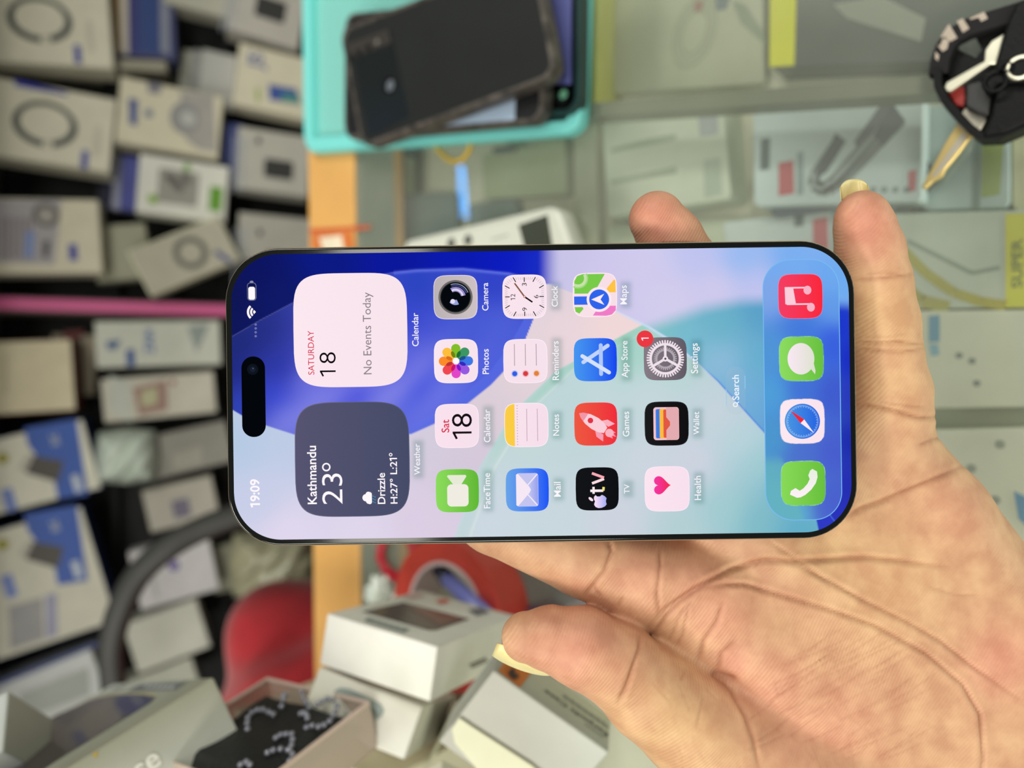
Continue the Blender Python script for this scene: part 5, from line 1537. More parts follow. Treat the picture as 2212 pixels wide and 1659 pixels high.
o, fr = pack([(1985, 230), (1990, 455), (2182, 448), (2182, 220)], 0.014, C(176, 196, 192), 'pale blue pack with a green strip, half under the keys beneath the glass', art_g2)
a = topart(fr, o, 'grey_stripe'); a.pp([(2104, 300), (2120, 296), (2116, 452), (2100, 452)], C(120, 140, 132), 1); a.finish()
pack([(2186, 260), (2186, 456), (2330, 452), (2330, 250)], 0.012, C(196, 198, 160), 'cream pack at the picture edge below the keys, beneath the glass')
def art_z(n):
    def f(a):
        if n == 0:
            a.pp([(2006, 682), (2030, 680), (2030, 738), (2006, 740)], C(96, 156, 186), 1); a.pp([(2006, 744), (2026, 742), (2030, 766), (2012, 770)], C(130, 180, 200), 1)
            for u, v in ((2072, 768), (2100, 780), (2110, 828)):
                x, y = a.fr.px(u, v); a.circle(x, y, 7 * MC, C(130, 140, 136), 1, 14)
        elif n == 1:
            for u, v in ((2098, 1012), (2160, 960), (2150, 1080)):
                x, y = a.fr.px(u, v); a.circle(x, y, 9 * MC, C(150, 162, 150), 1, 14)
            a.pp([(2190, 1060), (2230, 1080), (2230, 1150), (2200, 1120)], C(90, 150, 190), 2)
    return f
pack([(1940, 672), (1940, 884), (2330, 878), (2330, 668)], 0.022, C(216, 222, 200), 'white pack with light blue print beside the little finger, beneath the glass', art_z(0))
pack([(1960, 930), (1960, 1260), (2360, 1250), (2360, 920)], 0.024, C(220, 226, 206), 'white pack with grey dots beside the heel of the hand, beneath the glass', art_z(1))
pack([(1990, 880), (1990, 932), (2330, 926), (2330, 876)], 0.010, C(150, 160, 140), 'grey card between the two white packs beneath the glass', name='grey_card', cat='card')
for k, (q, cc_, lb) in enumerate([([(800, 338), (800, 420), (880, 420), (880, 336)], (176, 184, 140), 'yellowish pack nearest the wooden edge beneath the glass'),
        ([(880, 420), (885, 520), (985, 510), (980, 415)], (100, 120, 120), 'dark grey-blue pack beneath the glass by the blue glint'),
        ([(1040, 335), (1044, 430), (1225, 420), (1220, 300)], (178, 188, 150), 'greenish cream pack beneath the glass below the tray'),
        ([(1010, 440), (1010, 520), (1120, 500), (1110, 430)], (110, 130, 128), 'dull teal pack beneath the glass above the white device'),
        ([(1310, 485), (1315, 700), (1620, 680), (1620, 470)], (186, 196, 170), 'pale pack beneath the glass behind the fingertip'),
        ([(1062, 318), (1062, 330), (1108, 326), (1108, 312)], (90, 106, 116), 'small slate tag beneath the glass at the tray\'s rim')]):
    pack(q, 0.010 + 0.004 * (k == 5), C(*cc_), lb, name='small_pack')

pack([(1256, -120), (1256, 238), (1284, 236), (1288, -120)], 0.030, C(168, 168, 40), 'olive-yellow card strip along the tray\'s right side, beneath the glass', name='yellow_card', cat='card')
# ------------------------------------------------------------------ bunch of keys on the glass
M_LEATHER = mat('black_leather', C(9, 9, 11), 0.5, spec=0.2, bump=0.2, bscale=900)
M_STRAP = mat('black_webbing', C(36, 35, 37), 0.8, spec=0.2, bump=0.4, bscale=1200)
M_STEEL = mat('bright_steel', C(246, 242, 220), 0.3, 0.8)
M_BRASS = mat('brass', C(232, 206, 140), 0.3, 0.85)
KZ = 0.004
keys = empty('key_bunch', onz(2150, 160, 0.0), 'car keys with a black strap fob, at the corner of the counter', 'keys')
def extrude(name, pts, z0, z1, material, bevel=0.0005):
    P1 = [onz(u, v, z1) for u, v in pts]
    b = MB(); b.loops([[Vector((p.x, p.y, z0)) for p in P1], P1]); return b.build(name, material, keys, bevel=bevel)
def band(name, path, wpx, z0, z1, material, parent=keys):
    """flat webbing that follows a line of picture points"""
    P1 = [onz(u, v, z1) for u, v in path]; w = wpx * 0.29 / FPX
    Ls, Rs = [], []
    for i, p in enumerate(P1):
        t = (P1[min(i + 1, len(P1) - 1)] - P1[max(0, i - 1)]).normalized(); n = Vector((-t.y, t.x, 0)) * (w / 2)
        Ls.append(p + n); Rs.append(p - n)
    b = MB()
    dn = Vector((0, 0, z0 - z1))
    for i in range(len(P1) - 1):
        for A_, B_, C_, D_ in ((Ls[i], Ls[i + 1], Rs[i + 1], Rs[i]), (Ls[i] + dn, Rs[i] + dn, Rs[i + 1] + dn, Ls[i + 1] + dn), (Ls[i], Ls[i] + dn, Ls[i + 1] + dn, Ls[i + 1]), (Rs[i], Rs[i + 1], Rs[i + 1] + dn, Rs[i] + dn)):
            b.poly([A_, B_, C_, D_])
    return b.build(name, material, parent)
# dark underside that fills the loop
extrude('fob_underside', [(2028, 128), (2060, 92), (2074, 108), (2108, 124), (2121, 106), (2106, 78), (2150, 46), (2240, 20), (2250, 260), (2170, 288), (2110, 294), (2060, 250), (2030, 205)], 0.0005, 0.006, M_LEATHER)
band('strap_loop', [(2260, 2), (2200, 24), (2140, 42), (2090, 58), (2058, 76), (2040, 100), (2030, 130), (2026, 160)], 36, 0.006, 0.011, M_STRAP)
band('strap_return', [(2024, 150), (2026, 185), (2040, 215), (2066, 245), (2095, 276), (2120, 294), (2160, 292), (2220, 266), (2280, 244)], 15, 0.004, 0.013, M_LEATHER)
# lettering on the strap
fk = Frame(Vector((0, 0, 0.0112)), Vector((1, 0, 0)), Vector((0, 1, 0)))
a = Art(fk, dz=1e-4, base=1e-4)
LT = C(178, 164, 150)
for pts in ([(2032, 80), (2050, 52), (2068, 82), (2054, 90)], [(2030, 100), (2040, 78), (2050, 90), (2046, 106), (2036, 112), (2024, 96)], [(2067, 46), (2080, 40), (2094, 62), (2080, 71)],
            [(2094, 40), (2126, 26), (2134, 40), (2120, 47), (2114, 38), (2097, 43)], [(2021, 112), (2029, 120), (2026, 132), (2020, 126)]):
    a.pp(pts, LT, 1)
a.build('strap_lettering', M_PRINT, keys)
extrude('leather_fob', [(2240, -10), (2196, 4), (2176, 48), (2158, 110), (2144, 158), (2124, 166), (2122, 192), (2136, 206), (2148, 196), (2152, 180), (2240, 178)], 0.010, 0.017, M_LEATHER, 0.0012)
extrude('leather_fob_side', [(2152, 180), (2240, 176), (2250, 252), (2170, 288), (2120, 296), (2138, 250)], 0.004, 0.014, M_LEATHER, 0.0012)
extrude('key_head', [(2086, 182), (2120, 172), (2142, 196), (2136, 250), (2110, 244), (2084, 230)], 0.006, 0.012, mat('grey_plastic_key_head', C(46, 46, 46), 0.5), 0.001)
extrude('flat_key', [(2040, 188), (2044, 178), (2126, 132), (2128, 108), (2142, 88), (2170, 72), (2162, 100), (2152, 138), (2140, 138), (2052, 198), (2044, 196)], 0.010, 0.0125, M_STEEL, 0.0004)
extrude('red_tag', [(2046, 200), (2082, 184), (2086, 214), (2080, 230), (2066, 228)], 0.006, 0.009, mat('red_plastic', C(150, 36, 32), 0.4))
extrude('key_shoulder', [(2084, 232), (2132, 256), (2120, 278), (2102, 298), (2064, 268)], 0.004, 0.0075, mat('nickel_key', C(214, 206, 190), 0.3, 0.8), 0.0004)
extrude('key_blade', [(2066, 268), (2100, 292), (2072, 330), (2042, 366), (2036, 380), (2016, 392), (1998, 408), (1990, 404), (2006, 374), (2040, 310)], 0.0025, 0.0055, M_BRASS, 0.0004)
extrude('blade_groove', [(2078, 286), (2090, 296), (2030, 372), (2018, 384), (2014, 378)], 0.0055, 0.0058, mat('nickel_key', C(214, 206, 190), 0.3, 0.8), 0)
for u, v, r, mt_ in ((2204, 146, 22, M_STEEL), (2172, 146, 11, M_LEATHER), (2150, 176, 20, M_LEATHER)):
    c = onz(u, v, 0.0175); rr = r * 0.27 / FPX
    b = MB(); b.tube([c + Vector((math.cos(t), math.sin(t), 0)) * rr for t in [2 * math.pi * k / 28 for k in range(29)]], 0.0008, n=6, cap=False); b.build('eyelet', mt_, keys, smooth=True)
# ------------------------------------------------------------------ pile of cartons at the near left of the counter
def pbox(N_, d, a2, b2, c2, sg=1):
    """right-angled box from its corner N_ (picture pixel, distance d) and its three edges as seen in the picture"""
    a2, b2, c2 = Vector(a2), Vector(b2), Vector(c2)
    ab, ac, bc = a2.dot(b2), a2.dot(c2), b2.dot(c2)
    za = sg * math.sqrt(max(1e-6, -ab * ac / bc)); zb = -ab / za; zc = -ac / za
    s = d / FPX
    O = P(N_[0], N_[1], d)
    ds = np.array([d + za * s, d + zb * s, d + zc * s])
    pts = [(N_[0] + q.x, N_[1] + q.y) for q in (a2, b2, c2)]
    def res(ds):
        E_ = [P(p[0], p[1], k) - O for p, k in zip(pts, ds)]
        return np.array([E_[0].dot(E_[1]), E_[0].dot(E_[2]), E_[1].dot(E_[2])]) * 1e4, E_
    best, E_ = res(ds)
    for _ in range(60):                      # Newton steps with damping
        J = np.zeros((3, 3))
        for k in range(3):
            q = ds.copy(); q[k] += 1e-5; J[:, k] = (res(q)[0] - best) / 1e-5
        try: step = np.linalg.solve(J + 1e-9 * np.eye(3), -best)
        except np.linalg.LinAlgError: break
        k = 1.0
        while k > 1e-3:
            r_, e_ = res(ds + step * k)
            if np.linalg.norm(r_) < np.linalg.norm(best): break
            k *= 0.5
        else: break
        ds = ds + step * k; best, E_ = r_, e_
        if np.linalg.norm(best) < 1e-7: break
    return O, E_[0], E_[1], E_[2]
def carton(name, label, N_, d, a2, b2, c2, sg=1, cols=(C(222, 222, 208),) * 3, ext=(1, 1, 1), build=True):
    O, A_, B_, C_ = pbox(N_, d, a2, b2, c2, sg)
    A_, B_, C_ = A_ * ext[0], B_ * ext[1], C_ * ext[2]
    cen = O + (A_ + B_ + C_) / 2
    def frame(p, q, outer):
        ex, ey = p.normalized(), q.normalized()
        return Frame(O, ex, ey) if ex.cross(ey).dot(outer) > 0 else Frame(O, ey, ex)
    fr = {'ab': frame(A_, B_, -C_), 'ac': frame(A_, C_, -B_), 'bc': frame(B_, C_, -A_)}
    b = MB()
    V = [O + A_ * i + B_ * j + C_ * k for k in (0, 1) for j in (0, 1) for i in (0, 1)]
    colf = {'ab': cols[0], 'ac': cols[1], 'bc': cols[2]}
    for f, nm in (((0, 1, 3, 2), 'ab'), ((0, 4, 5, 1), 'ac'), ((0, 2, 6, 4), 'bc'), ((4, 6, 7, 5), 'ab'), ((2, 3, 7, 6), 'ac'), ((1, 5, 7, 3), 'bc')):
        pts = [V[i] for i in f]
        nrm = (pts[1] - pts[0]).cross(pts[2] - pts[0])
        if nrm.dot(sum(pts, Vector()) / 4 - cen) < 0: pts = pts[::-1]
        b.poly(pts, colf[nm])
    # weld so that the bevel rounds the paper edges
    o = None
    if build:
        o = b.build(name, M_PRINT)
        bmx = bmesh.new(); bmx.from_mesh(o.data); bmesh.ops.remove_doubles(bmx, verts=bmx.verts, dist=1e-6); bmx.to_mesh(o.data); bmx.free()
        md = o.modifiers.new('bevel', 'BEVEL'); md.width = 0.0007; md.segments = 2
        tag(o, label, 'box')
    return o, fr, (O, A_, B_, C_)
def fart(fr, parent, name, m=None): 
    a = Art(fr, dz=1.2e-4, base=1.5e-4); a.finish = lambda: a.build(name, m or M_PRINT, parent); return a
CARD = C(224, 224, 208)

# --- long box with a film window, nearest
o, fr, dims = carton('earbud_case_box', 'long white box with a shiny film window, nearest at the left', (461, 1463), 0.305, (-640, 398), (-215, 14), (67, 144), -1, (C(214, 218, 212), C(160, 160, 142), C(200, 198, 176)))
f = fr['ab']
film, ntf, bf = nmat('iridescent_film')
bf.inputs['Base Color'].default_value = (*C(44, 46, 52), 1); bf.inputs['Roughness'].default_value = 0.3; bf.inputs['Metallic'].default_value = 0.0
bf.inputs['Thin Film Thickness'].default_value = 420; bf.inputs['Coat Weight'].default_value = 0.35; bf.inputs['Coat Roughness'].default_value = 0.03
a = fart(f, o, 'film_window', film)
a.pp([(336, 1506), (326, 1518), (115, 1648), (40, 1700), (-60, 1700), (20, 1610), (120, 1546), (196, 1512), (240, 1502), (300, 1501)], C(90, 90, 94), 1); a.finish()
a = fart(f, o, 'window_rim'); 
rim = [(338, 1503), (300, 1499), (240, 1500), (194, 1509), (118, 1543), (18, 1607)]
a.path([a.fr.px(*p) for p in rim], 3.5 * 0.32 / FPX, C(228, 214, 150), 2); a.finish()
a = fart(f, o, 'grey_label'); a.pp([(300, 1480), (404, 1474), (380, 1490), (272, 1495)], C(128, 132, 134), 1)
for k in range(6): a.pp([(318 + 11 * k, 1482), (324 + 11 * k, 1482), (318 + 11 * k, 1489), (311 + 11 * k, 1489)], C(206, 210, 210), 2)
a.pp([(246, 1487), (272, 1484), (266, 1490), (240, 1493)], C(160, 164, 160), 1); a.finish()
f2 = fr['ac']
a = fart(f2, o, 'white_lettering'); p = a.fr.px(337, 1640); q = a.fr.px(300, 1668); rt_ = math.atan2(p[1] - q[1], p[0] - q[0])
px = (Vector(p) - Vector(q)).length
a.text('se', (p[0] + q[0]) / 2, (p[1] + q[1]) / 2, px * 1.35, C(240, 240, 230), 2, bold=0.02, rot=rt_)
p = a.fr.px(206, 1630); a.circle(p[0], p[1], 5 * 0.28 / FPX, C(186, 160, 80), 1, 12); a.finish()
# --- grey box end behind it
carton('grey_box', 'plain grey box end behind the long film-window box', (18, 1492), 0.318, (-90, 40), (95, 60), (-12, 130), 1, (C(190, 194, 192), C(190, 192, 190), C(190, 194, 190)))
# --- clear box of beads
o, fr, dims = carton('bead_case', '', (796, 1518), 0.308, (-250, 192), (-218, -51), (18, 96), -1, build=False)
O, A_, B_, C_ = dims
case = empty('bead_case', O + A_ / 2 + B_ / 2 + C_, 'clear plastic box filled with black bead strings', 'case')
mcl, ntc, bcl = nmat('milky_clear_plastic')
ntc.nodes.remove(bcl)
trn = ntc.nodes.new('ShaderNodeBsdfTransparent'); trn.inputs[0].default_value = (0.95, 0.92, 0.9, 1)
dfs = ntc.nodes.new('ShaderNodeBsdfDiffuse'); dfs.inputs[0].default_value = (*C(214, 196, 180), 1)
gls = ntc.nodes.new('ShaderNodeBsdfGlossy'); gls.inputs['Roughness'].default_value = 0.08
mxa = ntc.nodes.new('ShaderNodeMixShader'); mxa.inputs[0].default_value = 0.55
mxb = ntc.nodes.new('ShaderNodeMixShader'); mxb.inputs[0].default_value = 0.08
ntc.links.new(trn.outputs[0], mxa.inputs[1]); ntc.links.new(dfs.outputs[0], mxa.inputs[2]); ntc.links.new(mxa.outputs[0], mxb.inputs[1]); ntc.links.new(gls.outputs[0], mxb.inputs[2])
ntc.links.new(mxb.outputs[0], ntc.nodes['Material Output'].inputs[0])
def pq(i, j, k): return O + A_ * i + B_ * j + C_ * k
def panel(name, pts, th, m):
    n = (pts[1] - pts[0]).cross(pts[2] - pts[0]).normalized() * th
    b = MB(); b.loops([[p - n for p in pts], list(pts)]); return b.build(name, m, case)
panel('front_wall', [pq(0, 0, 0), pq(1, 0, 0), pq(1, 0, 1), pq(0, 0, 1)], 0.0006, mcl)
panel('side_wall', [pq(0, 0, 0), pq(0, 1, 0), pq(0, 1, 1), pq(0, 0, 1)], 0.0006, mcl)
panel('back_wall', [pq(0, 1, 0), pq(1, 1, 0), pq(1, 1, 1), pq(0, 1, 1)], 0.0006, mcl)
panel('end_wall', [pq(1, 0, 0), pq(1, 1, 0), pq(1, 1, 1), pq(1, 0, 1)], 0.0006, mcl)
panel('floor_sheet', [pq(0, 0, 1), pq(1, 0, 1), pq(1, 1, 1), pq(0, 1, 1)], 0.0006, mcl)
ln = A_.normalized() * 0.0012
for p0, p1 in ((pq(0, 0, 0), pq(1, 0, 0)), (pq(0, 0, 0), pq(0, 1, 0)), (pq(0, 1, 0), pq(1, 1, 0))):
    b = MB(); b.tube([p0, p1], 0.0009, n=6); b.build('rim_bar', mat('milky_rim', C(206, 184, 172), 0.3), case)
# the bead filling: a dark heap with strings of round beads
M_BEAD = mat('bead_sparkle_grey', C(150, 152, 168), 0.22, 0.35, coat=0.6)  # black beads in lighter grey: their sparkle is put into the colour
M_HEAP = mat('black_cord_heap', C(14, 16, 16), 0.6, bump=0.6, bscale=500)
nn = 26; vs, fs = [], []
for i in range(nn + 1):
    for j in range(nn + 1):
        x, y = i / nn, j / nn
        e_ = min(x, 1 - x, y, 1 - y)
        k = 0.5 - 0.44 * min(1, e_ / 0.13) + 0.06 * math.sin(9 * x + 4 * y) * math.sin(7 * y + 2 * x)
        vs.append(pq(0.03 + 0.94 * x, 0.03 + 0.94 * y, k))
for i in range(nn):
    for j in range(nn): q = i * (nn + 1) + j; fs.append((q, q + 1, q + nn + 2, q + nn + 1))
b = MB(); b.mesh(vs, fs)
heap = b.build('cord_heap', M_HEAP, case, smooth=True)
def ico(c, r):
    t = (1 + 5 ** .5) / 2
    v = [(-1, t, 0), (1, t, 0), (-1, -t, 0), (1, -t, 0), (0, -1, t), (0, 1, t), (0, -1, -t), (0, 1, -t), (t, 0, -1), (t, 0, 1), (-t, 0, -1), (-t, 0, 1)]
    return [c + Vector(q).normalized() * r for q in v], [(0, 11, 5), (0, 5, 1), (0, 1, 7), (0, 7, 10), (0, 10, 11), (1, 5, 9), (5, 11, 4), (11, 10, 2), (10, 7, 6), (7, 1, 8), (3, 9, 4), (3, 4, 2), (3, 2, 6), (3, 6, 8), (3, 8, 9), (4, 9, 5), (2, 4, 11), (6, 2, 10), (8, 6, 7), (9, 8, 1)]
bead_me = bpy.data.meshes.new('bead')
bmx = bmesh.new(); bmesh.ops.create_icosphere(bmx, subdivisions=2, radius=0.0012); bmx.to_mesh(bead_me); bmx.free()
bead_me.polygons.foreach_set('use_smooth', [True] * len(bead_me.polygons)); bead_me.materials.append(M_BEAD)
topf = Frame(pq(0, 0, 0.0), A_, B_)
strings = [[(652, 1496), (656, 1508), (662, 1518), (668, 1528)], [(685, 1522), (694, 1516), (706, 1510), (718, 1512), (728, 1524), (726, 1536), (720, 1546), (712, 1558)], [(535, 1575), (534, 1562), (536, 1550), (544, 1540), (556, 1534), (568, 1533), (580, 1538), (590, 1543)],
           [(596, 1594), (606, 1588), (618, 1586), (630, 1586), (632, 1598), (630, 1610), (626, 1620)], [(578, 1626), (590, 1621), (606, 1618), (622, 1620), (632, 1630), (626, 1644)], [(662, 1572), (674, 1568), (688, 1570), (700, 1566)], [(612, 1504), (618, 1500), (612, 1512), (608, 1526)], [(520, 1652), (532, 1646), (540, 1652)], [(650, 1542), (656, 1540), (662, 1544), (664, 1552)]]
for st in strings:
    for u, v in st:
        p = onplane(u, v, topf.o, topf.n)
        o = bpy.data.objects.new('bead', bead_me); COL.objects.link(o); o.parent = case; o.location = p - Vector(case.location)

# --- white box with window, middle
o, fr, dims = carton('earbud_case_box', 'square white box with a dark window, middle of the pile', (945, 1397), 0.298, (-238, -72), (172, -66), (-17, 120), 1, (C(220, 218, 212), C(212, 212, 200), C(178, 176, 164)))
f = fr['ab']
a = fart(f, o, 'dark_window', M_GLOSS); a.pp([(782, 1322), (872, 1302), (1014, 1338), (942, 1362), (926, 1362)], C(60, 44, 46), 1); a.pp([(880, 1312), (1000, 1338), (950, 1352)], C(96, 50, 50), 2); a.finish()
a = fart(f, o, 'grey_label')
a.pp([(796, 1334), (886, 1360), (872, 1368), (786, 1342)], C(140, 148, 146), 1)
for k in range(5): a.pp([(812 + 13 * k, 1342 + 3.6 * k), (819 + 13 * k, 1344 + 3.6 * k), (813 + 13 * k, 1349 + 3.6 * k), (806 + 13 * k, 1346 + 3.6 * k)], C(176, 182, 180), 2)
a.finish()
a = fart(f, o, 'printed_icons')
a.pp([(870, 1290), (900, 1282), (920, 1288), (890, 1296)], C(180, 150, 150), 1); a.pp([(940, 1298), (964, 1294), (972, 1302), (950, 1306)], C(190, 90, 80), 1); a.pp([(1010, 1318), (1040, 1312), (1058, 1324), (1030, 1332)], C(110, 112, 120), 1); a.finish()
a = fart(fr['bc'], o, 'side_lettering'); a.pp([(1013, 1434), (1048, 1420), (1054, 1428), (1018, 1444)], C(120, 118, 112), 1); a.finish()
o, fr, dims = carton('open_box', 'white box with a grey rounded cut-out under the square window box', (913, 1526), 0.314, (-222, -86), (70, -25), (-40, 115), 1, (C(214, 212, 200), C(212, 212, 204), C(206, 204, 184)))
a = fart(fr['ac'], o, 'rounded_cutout'); a.pp([(722, 1492), (736, 1485), (756, 1488), (800, 1508), (822, 1520), (830, 1534), (826, 1546), (812, 1556), (806, 1540), (784, 1524), (740, 1506), (724, 1500)], C(140, 152, 148), 1); a.finish()

# --- box with orange sticker
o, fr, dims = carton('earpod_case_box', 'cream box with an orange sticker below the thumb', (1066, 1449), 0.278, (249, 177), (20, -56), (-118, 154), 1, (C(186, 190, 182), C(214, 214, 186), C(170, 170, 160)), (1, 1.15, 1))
f = fr['ab']
a = fart(f, o, 'orange_sticker'); a.pp([(1076, 1450), (1122, 1486), (1152, 1448), (1100, 1415)], C(206, 118, 50), 1)
x, y = a.fr.px(1106, 1456); a.ring(x, y, 14 * 0.31 / FPX, 17 * 0.31 / FPX, C(170, 92, 40), 2, n=24); a.pp([(1096, 1452), (1108, 1444), (1112, 1456), (1120, 1462), (1110, 1470), (1100, 1464)], C(60, 40, 34), 3); a.finish()
a = fart(f, o, 'lettering')
p, q = a.fr.px(1312, 1588), a.fr.px(1176, 1492); v_ = Vector(q) - Vector(p); rt_ = math.atan2(v_.y, v_.x); mid = (Vector(p) + Vector(q)) / 2
a.text('Earpods Case', mid.x, mid.y, v_.length, C(70, 72, 70), 2, bold=0.01, rot=rt_, height=0.0032)
p, q = a.fr.px(1314, 1572), a.fr.px(1214, 1502); v_ = Vector(q) - Vector(p); mid = (Vector(p) + Vector(q)) / 2
for k in range(22):
    c_ = Vector(p) + v_ * ((k + 0.5) / 22); a.rect(c_.x, c_.y, v_.length / 22 * 0.55, 0.0014 + 0.0006 * (k % 3), C(128, 132, 128), 2, rot=rt_)
p, q = a.fr.px(1304, 1594), a.fr.px(1262, 1564); v_ = Vector(q) - Vector(p)
for k in range(9):
    c_ = Vector(p) + v_ * ((k + 0.5) / 9); a.rect(c_.x, c_.y, v_.length / 9 * 0.5, 0.0012, C(140, 144, 138), 2, rot=rt_)
a.finish()
fl_ = fr['ac']
a = Art(fl_, dz=6e-4, base=2e-4)
fp = [(994, 1546), (1020, 1564), (1150, 1648), (1200, 1690), (1060, 1690), (1010, 1630), (984, 1600), (978, 1570)]
b = MB(); P0 = [fl_.at(*fl_.px(*p), 0.0004) for p in fp]; P1 = [fl_.at(*fl_.px(*p), 0.0016) for p in fp]; b.loops([P0, P1] if (P1[0] - P0[0]).dot(fl_.n) > 0 else [P1, P0], C(206, 206, 178)); b.build('tuck_flap', M_PRINT, o, bevel=0.0003)

# --- filler cartons lower in the pile
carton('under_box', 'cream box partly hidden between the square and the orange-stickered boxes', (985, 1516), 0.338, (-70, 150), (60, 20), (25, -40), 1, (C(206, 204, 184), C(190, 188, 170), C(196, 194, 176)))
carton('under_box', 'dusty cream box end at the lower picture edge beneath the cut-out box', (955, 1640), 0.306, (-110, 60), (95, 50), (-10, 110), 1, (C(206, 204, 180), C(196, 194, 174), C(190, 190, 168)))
def ground_box(s0, s1, t0, t1, z0, z1, col, label):
    b = MB(); cbox(b, s0, s1, t0, t1, z0, z1, col); o = b.build('stock_carton', M_PRINT, bevel=0.0008); return tag(o, label, 'box')

ground_box(-0.36, -0.19, -0.14, -0.005, 0.0005, 0.10, C(206, 200, 176), 'plain cream stock carton under the long film-window box')

# --- red tape roll with a pen through it
c = onz(992, 1318, 0.012)
def roll():
    e = empty('tape_roll', c - Vector((0, 0, 0.012)), 'big roll of red tape lying behind the square white box', 'tape roll')
    def ringm(name, r0, r1, z0, z1, m, n=56):
        b = MB(); lp = []
        for r, z in ((r0, z0), (r1, z0), (r1, z1), (r0, z1), (r0, z0)):
            lp.append([Vector((c.x + r * math.cos(t), c.y + r * math.sin(t), z)) for t in [2 * math.pi * k / n for k in range(n)]])
        b.loops(lp, cap0=False, cap1=False); return b.build(name, m, e, smooth=False, bevel=0.0006)
    ringm('red_tape', 0.031, 0.0445, 0.0, 0.024, mat('red_tape', C(186, 62, 50), 0.4, noise=0.12, nscale=60))
    ringm('cardboard_core', 0.0285, 0.031, 0.0, 0.0245, mat('grey_core', C(190, 172, 172), 0.6))
    return e
roll()
pen = empty('marker_pen', onz(960, 1250, 0.01), 'dark pen with a lilac barrel lying across the red tape roll', 'pen')
pa, pb, pc = onz(935, 1215, 0.010), onz(968, 1252, 0.016), onz(1050, 1330, 0.030)
b = MB(); b.tube([pa, pb], [0.004, 0.0052], n=14); b.build('cap', mat('navy_plastic', C(30, 34, 54), 0.3), pen, smooth=True)
b = MB(); b.tube([pb, pc], 0.0048, n=14); b.build('barrel', mat('lilac_plastic', C(126, 132, 206), 0.3), pen, smooth=True)
# --- red scissors handle and tissue
pts = [(842, 1150), (826, 1172), (822, 1204), (834, 1230), (850, 1244), (872, 1250), (892, 1240), (900, 1200), (880, 1150)]
b = MB(); b.tube([onz(u, v, 0.005) for u, v in pts], 0.0035, n=10); o = b.build('scissors_handle', mat('red_handle', C(176, 24, 44), 0.35), smooth=True); tag(o, 'red plastic scissors handle beside the tape roll', 'scissors')
r3 = random.Random(11); vs, fs = [], []
base_ = onz(832, 1288, 0.004)
bmx = bmesh.new(); bmesh.ops.create_icosphere(bmx, subdivisions=4, radius=0.013)
for v in bmx.verts:
    n_ = v.co.normalized(); k = 0.75 + 0.35 * math.sin(7 * n_.x + 3 * n_.y) * math.cos(6 * n_.y - 4 * n_.z) + 0.2 * math.sin(15 * n_.z + 9 * n_.x)
    v.co = Vector((n_.x * 0.015 * k, n_.y * 0.011 * k, n_.z * 0.009 * k))
me = bpy.data.meshes.new('crumpled_tissue'); bmx.to_mesh(me); bmx.free(); me.materials.append(mat('white_tissue', C(228, 236, 228), 0.8))
o = bpy.data.objects.new('crumpled_tissue', me); o.location = base_ + Vector((0, 0, 0.004)); COL.objects.link(o); tag(o, 'crumpled white tissue beside the wooden edge', 'tissue')
# dark clutter around the roll
carton('dark_case', 'small black case behind the index finger and tape roll', (1180, 1270), 0.42, (-90, -60), (80, -30), (-10, 60), 1, (C(40, 42, 42), C(30, 32, 32), C(36, 36, 36)))
carton('mirror_box', 'grey and purple card box under the thumb and index finger', (1190, 1330), 0.40, (-60, -16), (110, -70), (30, 90), 1, (C(196, 198, 196), C(120, 104, 124), C(90, 60, 84)))

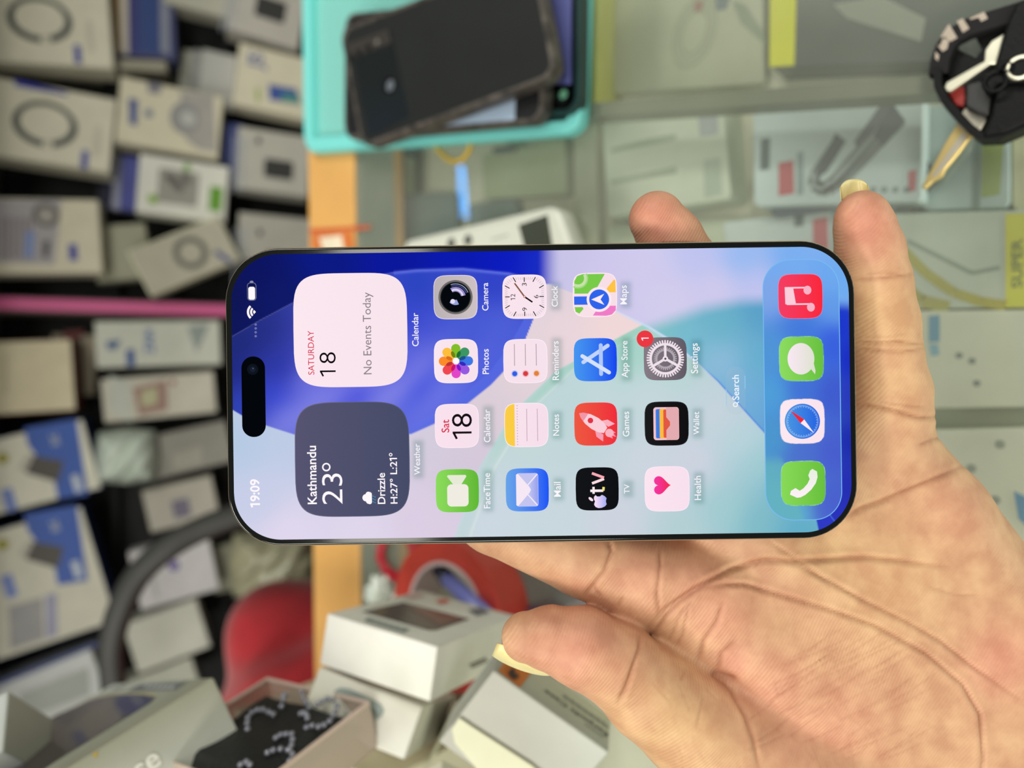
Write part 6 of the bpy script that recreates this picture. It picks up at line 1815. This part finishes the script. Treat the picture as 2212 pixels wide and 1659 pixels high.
# ------------------------------------------------------------------ beyond the counter
# red cloth over a stool
cc0 = P(640, 1532, 0.70)
nr, na = 60, 96; vs, fs = [], []
for i in range(nr + 1):
    t = i / nr
    for j in range(na):
        an = 2 * math.pi * j / na
        if t < 0.5:
            r = 0.11 * math.sin(t / 0.5 * math.pi / 2); z = 0.10 * math.cos(t / 0.5 * math.pi / 2)
        else:
            q = (t - 0.5) / 0.5; r = 0.11 + 0.004 * q * math.sin(7 * an + 1); z = -0.78 * q
        x_, y_ = r * math.cos(an), r * math.sin(an) * 0.86
        w1 = math.sin(60 * (x_ * 0.9 + y_ * 0.7) + 12 * z + 0.4); w2 = math.sin(44 * (x_ - y_ * 0.8) - 20 * z)
        k = 1 + 0.11 * w1 * min(1, 5 * t) + 0.07 * w2 * min(1, 5 * t)
        vs.append(Vector((cc0.x + x_ * k, cc0.y + y_ * k, cc0.z + z * (k if t < 0.5 else 1) - 0.02)))
for i in range(nr):
    for j in range(na): fs.append((i * na + j, i * na + (j + 1) % na, (i + 1) * na + (j + 1) % na, (i + 1) * na + j))
b = MB(); b.mesh(vs, fs); o = b.build('red_cloth', mat('red_fleece', C(170, 24, 36), 0.85, noise=0.1, nscale=80, sheen=0.3), smooth=True)
tag(o, 'bright red fleece cloth draped beyond the wooden counter edge', 'cloth')
# black hoop of a chair back
hp_ = [(262, 1900, .66), (256, 1700, .65), (252, 1560, .64), (244, 1470, .635), (241, 1390, .63), (262, 1310, .63), (300, 1240, .635), (360, 1185, .64), (430, 1145, .65), (520, 1112, .66), (600, 1100, .67), (690, 1110, .68), (780, 1120, .70), (860, 1150, .72), (920, 1200, .74)]
def cr(P4, t):
    a_, b_, c_, d_ = P4
    return 0.5 * ((2 * b_) + (c_ - a_) * t + (2 * a_ - 5 * b_ + 4 * c_ - d_) * t * t + (3 * b_ - a_ - 3 * c_ + d_) * t ** 3)
W = [P(*p) for p in hp_]
sm_ = []
for i in range(1, len(W) - 2):
    for k in range(6): sm_.append(cr(W[i - 1:i + 3], k / 6))
b = MB(); b.tube(sm_, 0.0125, n=14, flat=0.8); o = b.build('chair_back_hoop', mat('black_padding', C(52, 52, 50), 0.6), smooth=True)
tag(o, 'black padded chair-back hoop arching in front of the rack', 'chair')
